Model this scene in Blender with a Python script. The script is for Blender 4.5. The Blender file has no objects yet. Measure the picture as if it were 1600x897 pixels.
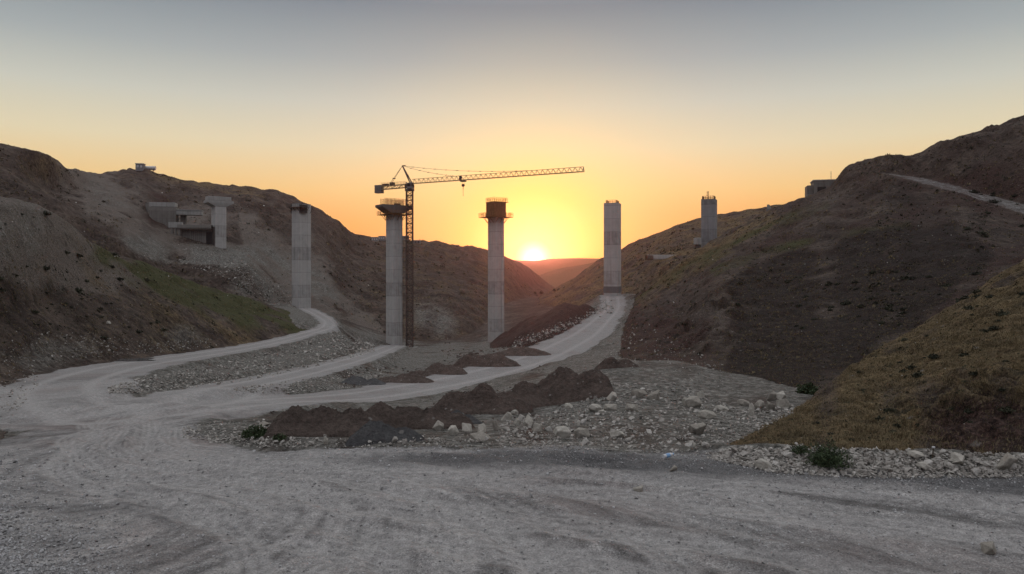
import bpy, bmesh, math, random
import numpy as np
from mathutils import Vector, Matrix

random.seed(7)
RNG = np.random.default_rng(11)
S = bpy.context.scene
COL = S.collection
R = math.radians

# ------------------------------------------------------------------ camera
FPX = 1155.0            # focal length in photo pixels (26 mm on a 36 mm sensor, 1600 px wide)
HOR = 430.0             # row of the level horizon in the photograph
ZC = 4.0                # eye height above the gravel road
cam_d = bpy.data.cameras.new('camera')
cam_d.lens = 36.0 * FPX / 1600.0
cam_d.sensor_width = 36.0
cam_d.shift_y = (HOR - 448.5) / 1600.0
cam_d.clip_start = 0.1
cam_d.clip_end = 30000
cam = bpy.data.objects.new('camera', cam_d)
cam.location = (0, 0, ZC)
cam.rotation_euler = (R(90), 0, 0)
COL.objects.link(cam)
S.camera = cam

# ------------------------------------------------------------------ sky, sun, exposure
SUN_AZ = math.atan((834 - 800) / FPX)
SUN_EL = R(1.25)
SUN_DIR = Vector((math.sin(SUN_AZ) * math.cos(SUN_EL), math.cos(SUN_AZ) * math.cos(SUN_EL), math.sin(SUN_EL)))

S.view_settings.view_transform = 'Standard'
S.view_settings.look = 'None'
S.view_settings.exposure = 0.0
S.view_settings.gamma = 1.0
S.cycles.max_bounces = 4
S.cycles.diffuse_bounces = 2
S.cycles.volume_bounces = 1
S.cycles.use_denoising = True
try:
    S.cycles.volume_step_rate = 10
except Exception:
    pass


class NT:
    """small node-tree writer"""
    def __init__(self, tree):
        self.t = tree
        tree.nodes.clear()

    def n(self, kind, **kw):
        nd = self.t.nodes.new(kind)
        ins = kw.pop('ins', {})
        for k, v in kw.items():
            setattr(nd, k, v)
        for k, v in ins.items():
            self.set(nd.inputs[k], v)
        return nd

    def set(self, sock, v):
        if hasattr(v, 'is_output'):
            self.t.links.new(v, sock)
        elif isinstance(v, (tuple, list)) and sock.type == 'RGBA' and len(v) == 3:
            sock.default_value = (*v, 1)
        else:
            sock.default_value = v

    def math(self, op, a, b=None, c=None, clamp=False):
        nd = self.t.nodes.new('ShaderNodeMath')
        nd.operation = op
        nd.use_clamp = clamp
        self.set(nd.inputs[0], a)
        if b is not None:
            self.set(nd.inputs[1], b)
        if c is not None:
            self.set(nd.inputs[2], c)
        return nd.outputs[0]

    def mix(self, f, a, b, mode='MIX'):
        nd = self.t.nodes.new('ShaderNodeMix')
        nd.data_type = 'RGBA'
        nd.blend_type = mode
        nd.clamp_factor = True
        self.set(nd.inputs[0], f)
        self.set(nd.inputs[6], a)
        self.set(nd.inputs[7], b)
        return nd.outputs[2]

    def ramp(self, f, stops, interp='LINEAR'):
        nd = self.t.nodes.new('ShaderNodeValToRGB')
        cr = nd.color_ramp
        cr.interpolation = interp
        while len(cr.elements) < len(stops):
            cr.elements.new(0.5)
        for e, (p, c) in zip(cr.elements, stops):
            e.position = p
            e.color = (*c, 1) if len(c) == 3 else c
        self.set(nd.inputs[0], f)
        return nd.outputs[0]

    def maprange(self, v, a, b, c=0.0, d=1.0):
        nd = self.t.nodes.new('ShaderNodeMapRange')
        nd.clamp = True
        for i, q in enumerate((v, a, b, c, d)):
            self.set(nd.inputs[i], q)
        return nd.outputs[0]

    def noise(self, vec, scale, detail=4, rough=0.55, dist=0.0, dim='3D'):
        nd = self.t.nodes.new('ShaderNodeTexNoise')
        nd.noise_dimensions = dim
        self.set(nd.inputs['Vector'], vec)
        nd.inputs['Scale'].default_value = scale
        nd.inputs['Detail'].default_value = detail
        nd.inputs['Roughness'].default_value = rough
        nd.inputs['Distortion'].default_value = dist
        return nd.outputs[0]

    def voro(self, vec, scale, feature='F1', out=0):
        nd = self.t.nodes.new('ShaderNodeTexVoronoi')
        nd.feature = feature
        self.set(nd.inputs['Vector'], vec)
        nd.inputs['Scale'].default_value = scale
        return nd.outputs[out]

    def attr(self, name):
        nd = self.t.nodes.new('ShaderNodeAttribute')
        nd.attribute_name = name
        return nd.outputs['Fac']


def lin(r, g, b):
    def f(c):
        c /= 255.0
        return c / 12.92 if c <= 0.04045 else ((c + 0.055) / 1.055) ** 2.4
    return (f(r), f(g), f(b))


world = bpy.data.worlds.new('World')
S.world = world
world.use_nodes = True
W = NT(world.node_tree)
tc = W.n('ShaderNodeTexCoord').outputs['Generated']
sep = W.n('ShaderNodeSeparateXYZ', ins={0: tc})
zel = sep.outputs[2]
elev = W.math('MULTIPLY', W.math('ARCSINE', zel), 180 / math.pi)        # degrees
dotn = W.n('ShaderNodeVectorMath', operation='DOT_PRODUCT', ins={0: tc, 1: tuple(SUN_DIR)}).outputs['Value']
ang = W.math('MULTIPLY', W.math('ARCCOSINE', W.math('MINIMUM', dotn, 0.999999)), 180 / math.pi)
t_el = W.math('DIVIDE', elev, 40.0, clamp=True)
# the sunset side of the sky, by elevation (0..40 degrees)
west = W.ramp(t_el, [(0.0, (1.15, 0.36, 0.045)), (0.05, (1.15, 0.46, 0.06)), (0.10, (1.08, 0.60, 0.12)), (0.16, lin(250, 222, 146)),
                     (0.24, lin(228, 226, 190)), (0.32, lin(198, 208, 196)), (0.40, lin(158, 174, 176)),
                     (0.50, lin(114, 134, 145)), (0.60, lin(150, 168, 188)), (0.75, lin(218, 227, 238)), (1.0, lin(238, 244, 250))])  # unseen upper sky brightened to light the road
# the sky behind the camera: dusk grey-blue, brightened high up to light the road
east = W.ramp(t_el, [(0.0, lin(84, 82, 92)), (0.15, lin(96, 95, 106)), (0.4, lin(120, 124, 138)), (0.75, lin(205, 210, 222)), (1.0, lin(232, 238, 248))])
hz = W.n('ShaderNodeVectorMath', operation='DOT_PRODUCT', ins={0: tc, 1: (math.sin(SUN_AZ), math.cos(SUN_AZ), 0)}).outputs['Value']
side = W.maprange(hz, -0.35, 0.75)
skyc = W.mix(side, east, west)
# aureole round the low sun (wider sideways close to the horizon)
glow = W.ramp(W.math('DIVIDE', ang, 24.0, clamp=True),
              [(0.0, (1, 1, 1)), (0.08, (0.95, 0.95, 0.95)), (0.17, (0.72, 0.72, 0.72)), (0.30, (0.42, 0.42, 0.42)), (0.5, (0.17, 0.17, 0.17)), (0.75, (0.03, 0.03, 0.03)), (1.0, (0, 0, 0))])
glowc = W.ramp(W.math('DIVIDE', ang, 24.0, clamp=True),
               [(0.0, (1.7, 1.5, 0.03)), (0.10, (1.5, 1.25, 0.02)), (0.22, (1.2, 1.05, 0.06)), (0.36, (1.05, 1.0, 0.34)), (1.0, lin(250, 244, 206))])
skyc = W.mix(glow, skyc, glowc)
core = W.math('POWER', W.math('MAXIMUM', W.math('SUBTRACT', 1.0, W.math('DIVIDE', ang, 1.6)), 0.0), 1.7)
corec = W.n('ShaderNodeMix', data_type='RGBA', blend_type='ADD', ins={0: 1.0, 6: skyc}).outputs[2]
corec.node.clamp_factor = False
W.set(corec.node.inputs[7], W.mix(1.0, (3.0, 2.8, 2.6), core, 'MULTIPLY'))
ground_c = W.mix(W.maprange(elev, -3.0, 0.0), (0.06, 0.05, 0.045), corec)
nish = W.n('ShaderNodeTexSky', sky_type='NISHITA')
nish.sun_disc = False
nish.sun_elevation = SUN_EL
nish.sun_rotation = SUN_AZ
nish.air_density = 1.2
nish.dust_density = 3.0
bg1 = W.n('ShaderNodeBackground', ins={'Color': nish.outputs[0], 'Strength': 0.02})
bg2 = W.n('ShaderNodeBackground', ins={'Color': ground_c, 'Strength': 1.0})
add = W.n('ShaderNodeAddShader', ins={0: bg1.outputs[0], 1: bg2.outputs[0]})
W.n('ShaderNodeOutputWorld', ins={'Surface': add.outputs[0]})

sun_d = bpy.data.lights.new('sun', 'SUN')
sun_d.energy = 0.36
sun_d.color = (1.0, 0.40, 0.25)
sun_d.angle = R(0.5)
sun = bpy.data.objects.new('sun', sun_d)
sun.rotation_euler = (-SUN_DIR).to_track_quat('-Z', 'Y').to_euler()
sun.location = (0, 0, 120)
COL.objects.link(sun)


# ------------------------------------------------------------------ numeric helpers
def wpt(px, py, d):
    return ((px - 800) * d / FPX, d, ZC - (py - HOR) * d / FPX)


def smooth(a, b, x):
    t = np.clip((x - a) / (b - a), 0, 1)
    return t * t * (3 - 2 * t)


def perlin(x, y, seed=0):
    xi = np.floor(x).astype(np.int64)
    yi = np.floor(y).astype(np.int64)
    xf, yf = x - xi, y - yi

    def g(ix, iy, dx, dy):
        h = (ix * 374761393 + iy * 668265263 + seed * 982451653) & 0xFFFFFFFF
        h = ((h ^ (h >> 13)) * 1274126177) & 0xFFFFFFFF
        h = (h ^ (h >> 16)) & 0xFFFF
        a = h * (2 * np.pi / 65536)
        return np.cos(a) * dx + np.sin(a) * dy
    u = xf * xf * xf * (xf * (xf * 6 - 15) + 10)
    v = yf * yf * yf * (yf * (yf * 6 - 15) + 10)
    n0 = g(xi, yi, xf, yf) * (1 - u) + g(xi + 1, yi, xf - 1, yf) * u
    n1 = g(xi, yi + 1, xf, yf - 1) * (1 - u) + g(xi + 1, yi + 1, xf - 1, yf - 1) * u
    return (n0 * (1 - v) + n1 * v) * 1.5


def pchip_cols(X, Y, q):
    """X, Y: (K, N) knots per column, increasing X; q: (M, 1) -> (M, N), linear ends"""
    K = X.shape[0]
    h = np.diff(X, axis=0)
    dl = np.diff(Y, axis=0) / h
    m = np.zeros_like(Y)
    for k in range(1, K - 1):
        w1 = 2 * h[k] + h[k - 1]
        w2 = h[k] + 2 * h[k - 1]
        same = dl[k - 1] * dl[k] > 0
        den = np.where(same, w1 / np.where(same, dl[k - 1], 1) + w2 / np.where(same, dl[k], 1), 1)
        m[k] = np.where(same, (w1 + w2) / den, 0)
    m[0] = dl[0]
    m[-1] = dl[-1]
    out = np.where(q < X[0], Y[0] + (q - X[0]) * m[0], Y[-1] + (q - X[-1]) * m[-1])
    for k in range(K - 1):
        t = (q - X[k]) / h[k]
        msk = (t >= 0) & (t <= 1)
        t2, t3 = t * t, t * t * t
        v = (2 * t3 - 3 * t2 + 1) * Y[k] + (t3 - 2 * t2 + t) * h[k] * m[k] + (-2 * t3 + 3 * t2) * Y[k + 1] + (t3 - t2) * h[k] * m[k + 1]
        out = np.where(msk, v, out)
    return out


def pchip1(xs, ys, q):
    X = np.array(xs, float)[:, None]
    Y = np.array(ys, float)[:, None]
    qq = np.clip(q, xs[0], xs[-1])
    return pchip_cols(X, Y, qq[:, None])[:, 0]


# ------------------------------------------------------------------ terrain: profiles of every hillside
pxs = np.concatenate([np.arange(-1500, -60, 16.0), np.arange(-60, 1660, 2.6), np.arange(1660, 3100, 16.0)])
NC = len(pxs)
lds = np.arange(math.log(4.0), math.log(1150.0), 0.0058)
MR = len(lds)
D = np.exp(lds)[:, None] * np.ones((1, NC))
PX = pxs[None, :] * np.ones((MR, 1))
XW = (PX - 800) * D / FPX
YW = D


def loft(lines, before=(0.80, 130), after=(1.3, 60)):
    ls, ps = [], []
    for ln in lines:
        a = np.array(ln, float)
        ps.append(pchip1(a[:, 0], a[:, 1], pxs))
        ls.append(pchip1(a[:, 0], np.log(a[:, 2]), pxs))
    for k in range(1, len(ls)):
        ls[k] = np.maximum(ls[k], ls[k - 1] + 0.02)
    ls.insert(0, ls[0] + math.log(before[0])); ps.insert(0, ps[0] + before[1])
    ls.append(ls[-1] + math.log(after[0])); ps.append(ps[-1] + after[1])
    P = pchip_cols(np.array(ls), np.array(ps), lds[:, None])
    return -(P - HOR) * D / FPX + ZC


# base ground: thin-plate surface through surveyed points (photo column, photo row, metres away)
base_pts = []
for p in (-1500, -700, -100, 400, 800, 1200, 1600, 2300, 3100):
    for d in (4, 7, 10):
        base_pts.append((p, None, d, 0.0))
for p in (400, 800, 1200, 1600, 2300):
    base_pts.append((p, None, 14, 0.0))
for (p, y, d) in [(0, 800, 12.5), (0, 720, 16.5), (130, 690, 24), (-200, 700, 22), (-300, 650, 30), (250, 640, 36), (165, 650, 32),
                  (350, 690, 18.5), (600, 694, 18.2), (900, 700, 17.6), (1100, 706, 17.2), (1300, 716, 16.5), (1600, 742, 15),
                  (1200, 704, 20), (1150, 704, 20.5), (1220, 664, 30), (1270, 640, 36), (745, 682, 20), (900, 668, 25), (1060, 668, 26), (900, 640, 35), (1000, 625, 39), (1080, 622, 42), (1220, 630, 38), (960, 580, 55),
                  (1130, 602, 48), (870, 645, 37), (560, 668, 26), (430, 672, 24), (700, 655, 33), (520, 652, 34), (350, 655, 31),
                  (350, 612, 52), (450, 627, 52), (600, 614, 68), (760, 583, 92), (900, 529, 150),
                  (60, 612, 45), (100, 592, 55), (200, 570, 75), (300, 556, 100), (400, 540, 135), (470, 524, 165), (512, 510, 195), (478, 482, 258),
                  (430, 592, 80), (520, 571, 110), (580, 553, 165), (615, 540, 245), (500, 600, 70), (560, 590, 92), (640, 575, 140), (700, 560, 165),
                  (640, 548, 220), (700, 540, 240), (775, 533, 260), (700, 530, 300), (800, 475, 450), (850, 462, 700), (860, 456, 1000),
                  (957, 460, 250), (950, 480, 222), (1000, 470, 300), (1100, 460, 400), (1000, 460, 900)]:
    base_pts.append((p, None, d, -(y - HOR) * d / FPX + ZC))
for p in (-1500, -400, 0, 1400, 1900, 3100):
    for d, z in ((60, -5), (200, -12), (600, -14), (1100, -14)):
        base_pts.append((p, None, d, z))
bp = np.array([(p / 350.0, math.log(d) * 1.25, z) for p, _, d, z in base_pts])


def tps_fit(P):
    n = len(P)
    r = np.hypot(P[:, None, 0] - P[None, :, 0], P[:, None, 1] - P[None, :, 1])
    K = np.where(r > 0, r * r * np.log(r + 1e-12), 0) + np.eye(n) * 1e-3
    Q = np.c_[np.ones(n), P[:, :2]]
    A = np.block([[K, Q], [Q.T, np.zeros((3, 3))]])
    return np.linalg.solve(A, np.r_[P[:, 2], 0, 0, 0])


wts = tps_fit(bp)
Zb = np.zeros((MR, NC))
U, V = PX / 350.0, lds[:, None] * 1.25 * np.ones((1, NC))
for i in range(len(bp)):
    r2 = (U - bp[i, 0]) ** 2 + (V - bp[i, 1]) ** 2
    Zb += wts[i] * 0.5 * r2 * np.log(r2 + 1e-12)
Zb += wts[-3] + wts[-2] * U + wts[-1] * V

LEFT_NEAR = loft([
    [(-1500, 900, 12), (-400, 800, 13), (-100, 722, 18.5), (0, 672, 25.5), (28, 626, 38), (60, 578, 56), (120, 565, 67), (200, 561, 80), (260, 553, 92), (330, 545, 112), (400, 530, 140), (450, 519, 162), (490, 511, 186), (505, 515, 198), (540, 560, 200), (3100, 900, 200)],
    [(-1500, 600, 16), (-400, 660, 17), (-100, 652, 21), (0, 622, 28.5), (28, 588, 42), (60, 530, 61), (120, 520, 76), (200, 525, 92), (260, 505, 103), (330, 515, 125), (400, 515, 152), (450, 508, 176), (490, 507, 196), (505, 513, 204), (540, 560, 206), (3100, 900, 206)],
    [(-1500, 200, 25), (-400, 400, 40), (-100, 440, 58), (0, 440, 72), (60, 445, 86), (120, 455, 100), (200, 462, 118), (260, 468, 132), (330, 480, 150), (400, 492, 175), (450, 495, 196), (490, 503, 208), (505, 512, 212), (540, 560, 214), (3100, 900, 214)],
    [(-1500, -400, 40), (-400, 210, 70), (-200, 262, 82), (0, 305, 95), (60, 322, 106), (110, 352, 117), (160, 390, 131), (200, 403, 142), (260, 426, 160), (320, 448, 180), (400, 472, 203), (450, 486, 218), (475, 494, 226), (495, 505, 222), (510, 516, 218), (540, 560, 218), (3100, 900, 218)],
])
LEFT_FAR = loft([
    [(-1500, 520, 100), (-400, 490, 140), (0, 480, 170), (200, 450, 220), (300, 440, 246), (400, 468, 252), (440, 484, 262), (500, 489, 272), (560, 518, 282), (640, 530, 285), (700, 530, 295), (760, 524, 330), (800, 490, 440), (850, 464, 640), (950, 500, 800), (3100, 600, 800)],
    [(-1500, 400, 140), (-400, 360, 180), (0, 360, 200), (200, 385, 236), (290, 409, 262), (380, 412, 266), (440, 455, 276), (500, 462, 292), (560, 482, 310), (640, 482, 330), (700, 478, 345), (760, 468, 410), (800, 455, 540), (850, 456, 760), (950, 495, 880), (3100, 600, 880)],
    [(-1500, 340, 150), (-400, 300, 200), (0, 300, 225), (200, 350, 258), (270, 381, 274), (350, 385, 290), (400, 398, 296), (440, 420, 305), (500, 422, 326), (560, 440, 350), (640, 442, 400), (700, 440, 430), (760, 437, 490), (800, 432, 620), (850, 451, 860), (950, 490, 950), (3100, 600, 950)],
    [(-1500, 250, 180), (-400, 240, 220), (0, 252, 245), (100, 300, 284), (200, 312, 305), (270, 346, 302), (350, 350, 318), (400, 350, 330), (440, 362, 342), (500, 376, 372), (560, 402, 425), (640, 405, 480), (700, 409, 520), (760, 413, 580), (800, 417, 690), (850, 445, 890), (950, 490, 1000), (3100, 600, 1000)],
    [(-1500, 150, 200), (-400, 195, 240), (0, 228, 262), (60, 238, 272), (85, 249, 284), (110, 267, 310), (150, 273, 352), (215, 269, 400), (290, 283, 420), (345, 292, 428), (400, 296, 432), (430, 300, 438), (460, 312, 448), (500, 331, 462), (530, 350, 480), (560, 368, 505), (600, 374, 545), (660, 379, 590), (700, 384, 625), (760, 391, 690), (790, 402, 740), (812, 413, 800), (835, 427, 870), (862, 450, 960), (950, 485, 1040), (3100, 600, 1040)],
], after=(1.5, 40))
RIGHT_MAIN = loft([
    [(-1500, 900, 110), (880, 760, 120), (920, 610, 120), (945, 562, 100), (965, 562, 82), (1000, 578, 64), (1060, 592, 58), (1120, 606, 52), (1180, 624, 47), (1240, 630, 44), (1320, 620, 44), (1600, 620, 40), (3100, 620, 30)],
    [(-1500, 900, 130), (880, 740, 140), (920, 600, 140), (945, 552, 120), (965, 545, 108), (1000, 538, 95), (1060, 548, 80), (1120, 552, 71), (1180, 562, 66), (1240, 566, 62), (1400, 560, 60), (1600, 540, 55), (3100, 400, 40)],
    [(-1500, 900, 180), (880, 720, 190), (920, 590, 190), (945, 545, 160), (968, 518, 160), (1000, 486, 168), (1060, 476, 148), (1100, 480, 126), (1140, 476, 112), (1200, 480, 104), (1300, 470, 99), (1400, 455, 94), (1600, 420, 86), (3100, 200, 60)],
    [(-1500, 900, 210), (880, 700, 215), (920, 580, 215), (945, 540, 200), (972, 500, 205), (1000, 466, 214), (1060, 430, 205), (1100, 414, 186), (1135, 410, 166), (1200, 402, 156), (1300, 376, 148), (1400, 352, 140), (1500, 352, 128), (1600, 370, 116), (3100, 250, 80)],
    [(-1500, 900, 225), (880, 690, 228), (920, 575, 228), (945, 535, 218), (975, 490, 222), (1000, 459, 228), (1060, 412, 226), (1100, 394, 218), (1160, 362, 208), (1240, 330, 196), (1310, 300, 188), (1400, 279, 178), (1500, 300, 160), (1600, 331, 146), (1800, 400, 124), (3100, 200, 100)],
    [(-1500, 900, 232), (880, 680, 236), (920, 570, 236), (945, 530, 230), (976, 483, 236), (1000, 454, 240), (1040, 421, 241), (1080, 396, 240), (1120, 373, 237), (1160, 351, 233), (1200, 331, 229), (1240, 314, 223), (1265, 307, 216), (1290, 296, 209), (1312, 280, 203), (1322, 266, 200), (1345, 257, 197), (1380, 247, 193), (1430, 242, 190), (1455, 230, 188), (1500, 212, 186), (1560, 197, 184), (1600, 183, 182), (1800, 130, 170), (3100, -200, 140)],
])
RIGHT_NEAR = loft([
    [(-1500, 1500, 18), (980, 900, 18.5), (1080, 730, 18), (1120, 711, 17.4), (1200, 721, 16.5), (1400, 731, 15.8), (1600, 735, 15.5), (2000, 760, 14), (3100, 800, 10)],
    [(-1500, 1500, 20), (980, 900, 21), (1080, 725, 20), (1120, 704, 18.4), (1200, 694, 17.9), (1400, 690, 17.9), (1500, 682, 17.6), (1600, 672, 17.4), (2000, 640, 17), (3100, 500, 14)],
    [(-1500, 1500, 23), (980, 900, 24), (1080, 722, 22), (1120, 705, 18.9), (1150, 694, 20.5), (1200, 676, 21.5), (1300, 645, 25), (1400, 624, 27), (1500, 600, 26), (1600, 580, 26), (2000, 450, 26), (3100, 200, 20)],
    [(-1500, 1500, 30), (980, 900, 28), (1080, 720, 24), (1120, 706, 19.5), (1150, 690, 22.5), (1200, 665, 26), (1250, 637, 33), (1320, 583, 42), (1400, 532, 50), (1450, 503, 54), (1500, 472, 58), (1550, 440, 61), (1600, 408, 64), (2000, 200, 74), (3100, -200, 60)],
])
FAR_RIGHT = loft([
    [(-1500, 900, 420), (780, 560, 430), (840, 476, 420), (900, 470, 340), (950, 470, 300), (1000, 470, 290), (1200, 450, 280), (1400, 420, 280), (3100, 400, 280)],
    [(-1500, 900, 500), (780, 550, 500), (840, 470, 480), (872, 462, 440), (900, 452, 400), (950, 440, 360), (1000, 420, 340), (1060, 402, 320), (1200, 380, 320), (1400, 350, 320), (3100, 300, 320)],
    [(-1500, 900, 560), (780, 540, 560), (840, 466, 560), (872, 449, 540), (905, 429, 520), (935, 409, 500), (970, 392, 480), (1010, 373, 465), (1040, 362, 455), (1075, 349, 445), (1100, 342, 440), (1160, 331, 430), (1195, 325, 425), (1240, 318, 420), (1400, 290, 400), (3100, 200, 400)],
], after=(1.5, 40))
SPOIL_BANK = loft([
    [(-1500, 900, 190), (720, 640, 205), (760, 548, 190), (800, 537, 172), (830, 530, 160), (860, 520, 156), (900, 506, 160), (930, 494, 176), (950, 492, 190), (975, 520, 190), (3100, 900, 190)],
    [(-1500, 900, 232), (720, 620, 240), (765, 538, 236), (800, 514, 226), (840, 492, 220), (880, 475, 214), (930, 476, 208), (948, 484, 206), (975, 515, 204), (3100, 900, 204)],
], before=(0.9, 90), after=(1.12, 30))

names = ['ground', 'hill_left_near', 'hill_left_far', 'hill_right_main', 'hill_right_near', 'hill_right_far', 'spoil']
stack = np.stack([Zb, LEFT_NEAR, LEFT_FAR, RIGHT_MAIN, RIGHT_NEAR, FAR_RIGHT, SPOIL_BANK])
LAY = np.argmax(stack, axis=0)
Z = np.max(stack, axis=0)
hillw = np.where(LAY == 4, smooth(-0.1, 0.7, Z - Zb), smooth(0.0, 2.0, Z - Zb))           # 0 on the valley floor, 1 well up a slope
del stack

# gullies, lumps and fine relief, octave by octave; octaves finer than the grid are dropped
cell = np.maximum(D * 0.0058, D * 2.6 / FPX)
rough_amt = np.choose(LAY, [0.45, 1.0, 1.15, 1.05, 1.7, 0.9, 0.8])
crag = 1.7 * np.exp(-(((PX - 1530) / 120) ** 2)) * (LAY == 4) * smooth(30, 22, D) + 1.5 * np.exp(-(((PX - 1105) / 45) ** 2) - (((D - 100) / 30) ** 2)) * (LAY == 3)
crag = crag + (LAY == 3) * (0.55 * np.exp(-((PX - 1545) / 75) ** 2 - ((D - 176) / 16) ** 2) + 0.35 * np.exp(-((PX - 1290) / 70) ** 2 - ((D - 200) / 18) ** 2)) + (LAY == 1) * 0.35 * np.exp(-((PX - 60) / 120) ** 2 - ((D - 55) / 18) ** 2)
crag = crag + (LAY == 2) * (0.25 * np.exp(-((PX - 250) / 70) ** 2 - ((D - 285) / 40) ** 2) + 0.2 * np.exp(-((PX - 450) / 60) ** 2 - ((D - 310) / 40) ** 2))
N = np.zeros_like(Z)
for i, wl in enumerate((48.0, 24.0, 12.0, 6.0, 3.0, 1.5, 0.75, 0.37, 0.18)):
    keep = smooth(1.5, 3.5, wl / cell)
    n = perlin(XW / wl + 13.7 * i, YW / wl - 7.1 * i, i)
    ridg = 0.35 - np.abs(perlin(XW / wl * 1.35 - 5 * i + 0.3 * n, YW / wl * 0.36 + 3 * i, 40 + i))
    big = smooth(0.9, 0.25, wl / (D * 0.11))
    amp = wl * (0.13 if wl > 5 else 0.12) * np.minimum(1, np.maximum(0.25, big))
    N += keep * big * amp * (n * 0.75 + ridg * 0.8) * rough_amt * (0.3 + 0.7 * hillw)
    N += keep * crag * wl * 0.30 * (ridg + 0.3 * n) * (wl < 3.5 if False else 1.0) * smooth(4.0, 2.0, np.full_like(D, wl) / np.maximum(D / 22, 1)) * smooth(0.0, 0.8, Z - Zb)
Z = Z + N
# worn diagonal ribs down the flank of the right-hand spur and the spoil bank
PYr = HOR - (Z - ZC) * FPX / D
rib_w = (LAY == 3) * np.exp(-((PX - 1050) / 75) ** 2) + 0.6 * (LAY == 6) + (LAY == 2) * 0.5 * np.exp(-((PX - 180) / 110) ** 2)
sl = np.where(LAY == 2, -0.62, 0.72)
q1 = (PYr + sl * (PX - 1000)); q2 = (PX - sl * PYr)
Z += rib_w * D * 0.0075 * (perlin(q1 / 16.0, q2 / 150.0, 71) + 0.5 * perlin(q1 / 6.5, q2 / 70.0, 72)) * hillw
# horizontal sheep-track ledges on the slopes
led = perlin(XW / 40, YW / 40, 77)
Z += hillw * 0.10 * np.sin(Z * 2.2 + led * 5) * smooth(30, 90, D) * (LAY != 6)


# roads
def road_pts(lst):
    out = []
    for (p, y, d, hw) in lst:
        x, yy, z = wpt(p, y, d)
        out.append((x, yy, z, hw))
    return out


def resample(P, n=10):
    P = np.array(P, float)
    t = np.arange(len(P))
    q = np.linspace(0, len(P) - 1, (len(P) - 1) * n + 1)
    return np.stack([pchip1(t, P[:, k], q) for k in range(P.shape[1])], axis=1)


def dist_line(P, X, Y):
    """nearest point on a polyline: distance, interpolated extra columns, arc length"""
    best = np.full(X.shape, 1e9)
    zz = np.zeros(X.shape)
    hw = np.zeros(X.shape)
    for a, b in zip(P[:-1], P[1:]):
        vx, vy = b[0] - a[0], b[1] - a[1]
        t = np.clip(((X - a[0]) * vx + (Y - a[1]) * vy) / (vx * vx + vy * vy + 1e-9), 0, 1)
        dd = np.hypot(X - a[0] - t * vx, Y - a[1] - t * vy)
        m = dd < best
        best = np.where(m, dd, best)
        zz = np.where(m, a[2] + t * (b[2] - a[2]), zz)
        if P.shape[1] > 3:
            hw = np.where(m, a[3] + t * (b[3] - a[3]), hw)
    return best, zz, hw


# world coordinates: x, y, z, half width
R_NEAR = [(30, 2, 0, 10.5), (20, 4, 0, 8.4), (12, 6.6, 0, 7.6), (5, 8.8, 0, 7.5), (0, 9.8, 0, 7.6), (-5, 11.6, -0.05, 6.6), (-9.5, 15.5, -0.45, 5.0), (-12.6, 21.5, -1.1, 3.3), (-14.9, 27, -1.75, 3.0), (-17.2, 32.5, -2.25, 3.5)]
R_LEFT = road_pts([(165, 650, 32, 3.8), (120, 634, 37, 4.0), (92, 607, 49, 4.2), (140, 586, 62, 4.4), (220, 568, 80, 4.6), (300, 556, 100, 4.4), (400, 540, 133, 3.8), (460, 527, 160, 3.4), (505, 514, 186, 3.0), (515, 505, 204, 2.8), (497, 491, 233, 2.7), (478, 482, 258, 2.8)])
R_MID = road_pts([(250, 640, 36, 4), (330, 614, 50, 4), (430, 592, 78, 3.8), (520, 571, 108, 3.8), (580, 553, 165, 4), (612, 541, 240, 4.5)])
R_HAUL = road_pts([(170, 652, 32, 4), (300, 640, 36, 4.2), (420, 628, 50, 4.6), (600, 614, 68, 5), (760, 583, 92, 5.2), (850, 555, 118, 5.4), (905, 528, 152, 5.4), (940, 500, 190, 4.4), (958, 480, 222, 3.8), (957, 461, 250, 4)])
R_TRACK = road_pts([(1385, 271, 182, 1.4), (1410, 275, 178, 2.6), (1450, 284, 170, 3.4), (1500, 297, 161, 3.9), (1550, 311, 154, 4.2), (1600, 326, 147, 4.4), (1700, 365, 135, 2.6), (1900, 430, 118, 2.6)])
roadm = np.zeros_like(Z)
trackm = np.zeros_like(Z)
RL = {}
for nm, P in (('track', R_TRACK), ('left', R_LEFT), ('mid', R_MID), ('haul', R_HAUL), ('near', R_NEAR)):
    P = resample(P, 8)
    RL[nm] = P
    box = (XW > P[:, 0].min() - 30) & (XW < P[:, 0].max() + 30) & (YW > P[:, 1].min() - 30) & (YW < P[:, 1].max() + 30)
    x, y = XW[box], YW[box]
    dd, zr, hw = dist_line(P, x, y)
    wob = perlin(x / 5.0, y / 5.0, 5) * 0.8 + perlin(x / 1.8, y / 1.8, 6) * 0.38 + perlin(x / 0.6, y / 0.6, 7) * 0.12
    dd2 = dd + wob
    z0 = Z[box]
    sh = np.clip(1.0 + 1.35 * np.abs(z0 - zr), 1.2, 13)
    if nm == 'near':
        sh = np.minimum(sh, 2.5)
    w = 1 - smooth(0, 1, (dd2 - hw) / sh)
    fine = perlin(x / 1.1, y / 1.1, 8) * 0.02 + perlin(x / 0.3, y / 0.3, 9) * 0.010
    Z[box] = z0 * (1 - w) + (zr + fine) * w
    m = 1 - smooth(-0.35, 0.45, dd2 - hw)
    if nm == 'track':
        trackm[box] = np.maximum(trackm[box], m)
    else:
        roadm[box] = np.maximum(roadm[box], m)

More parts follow.
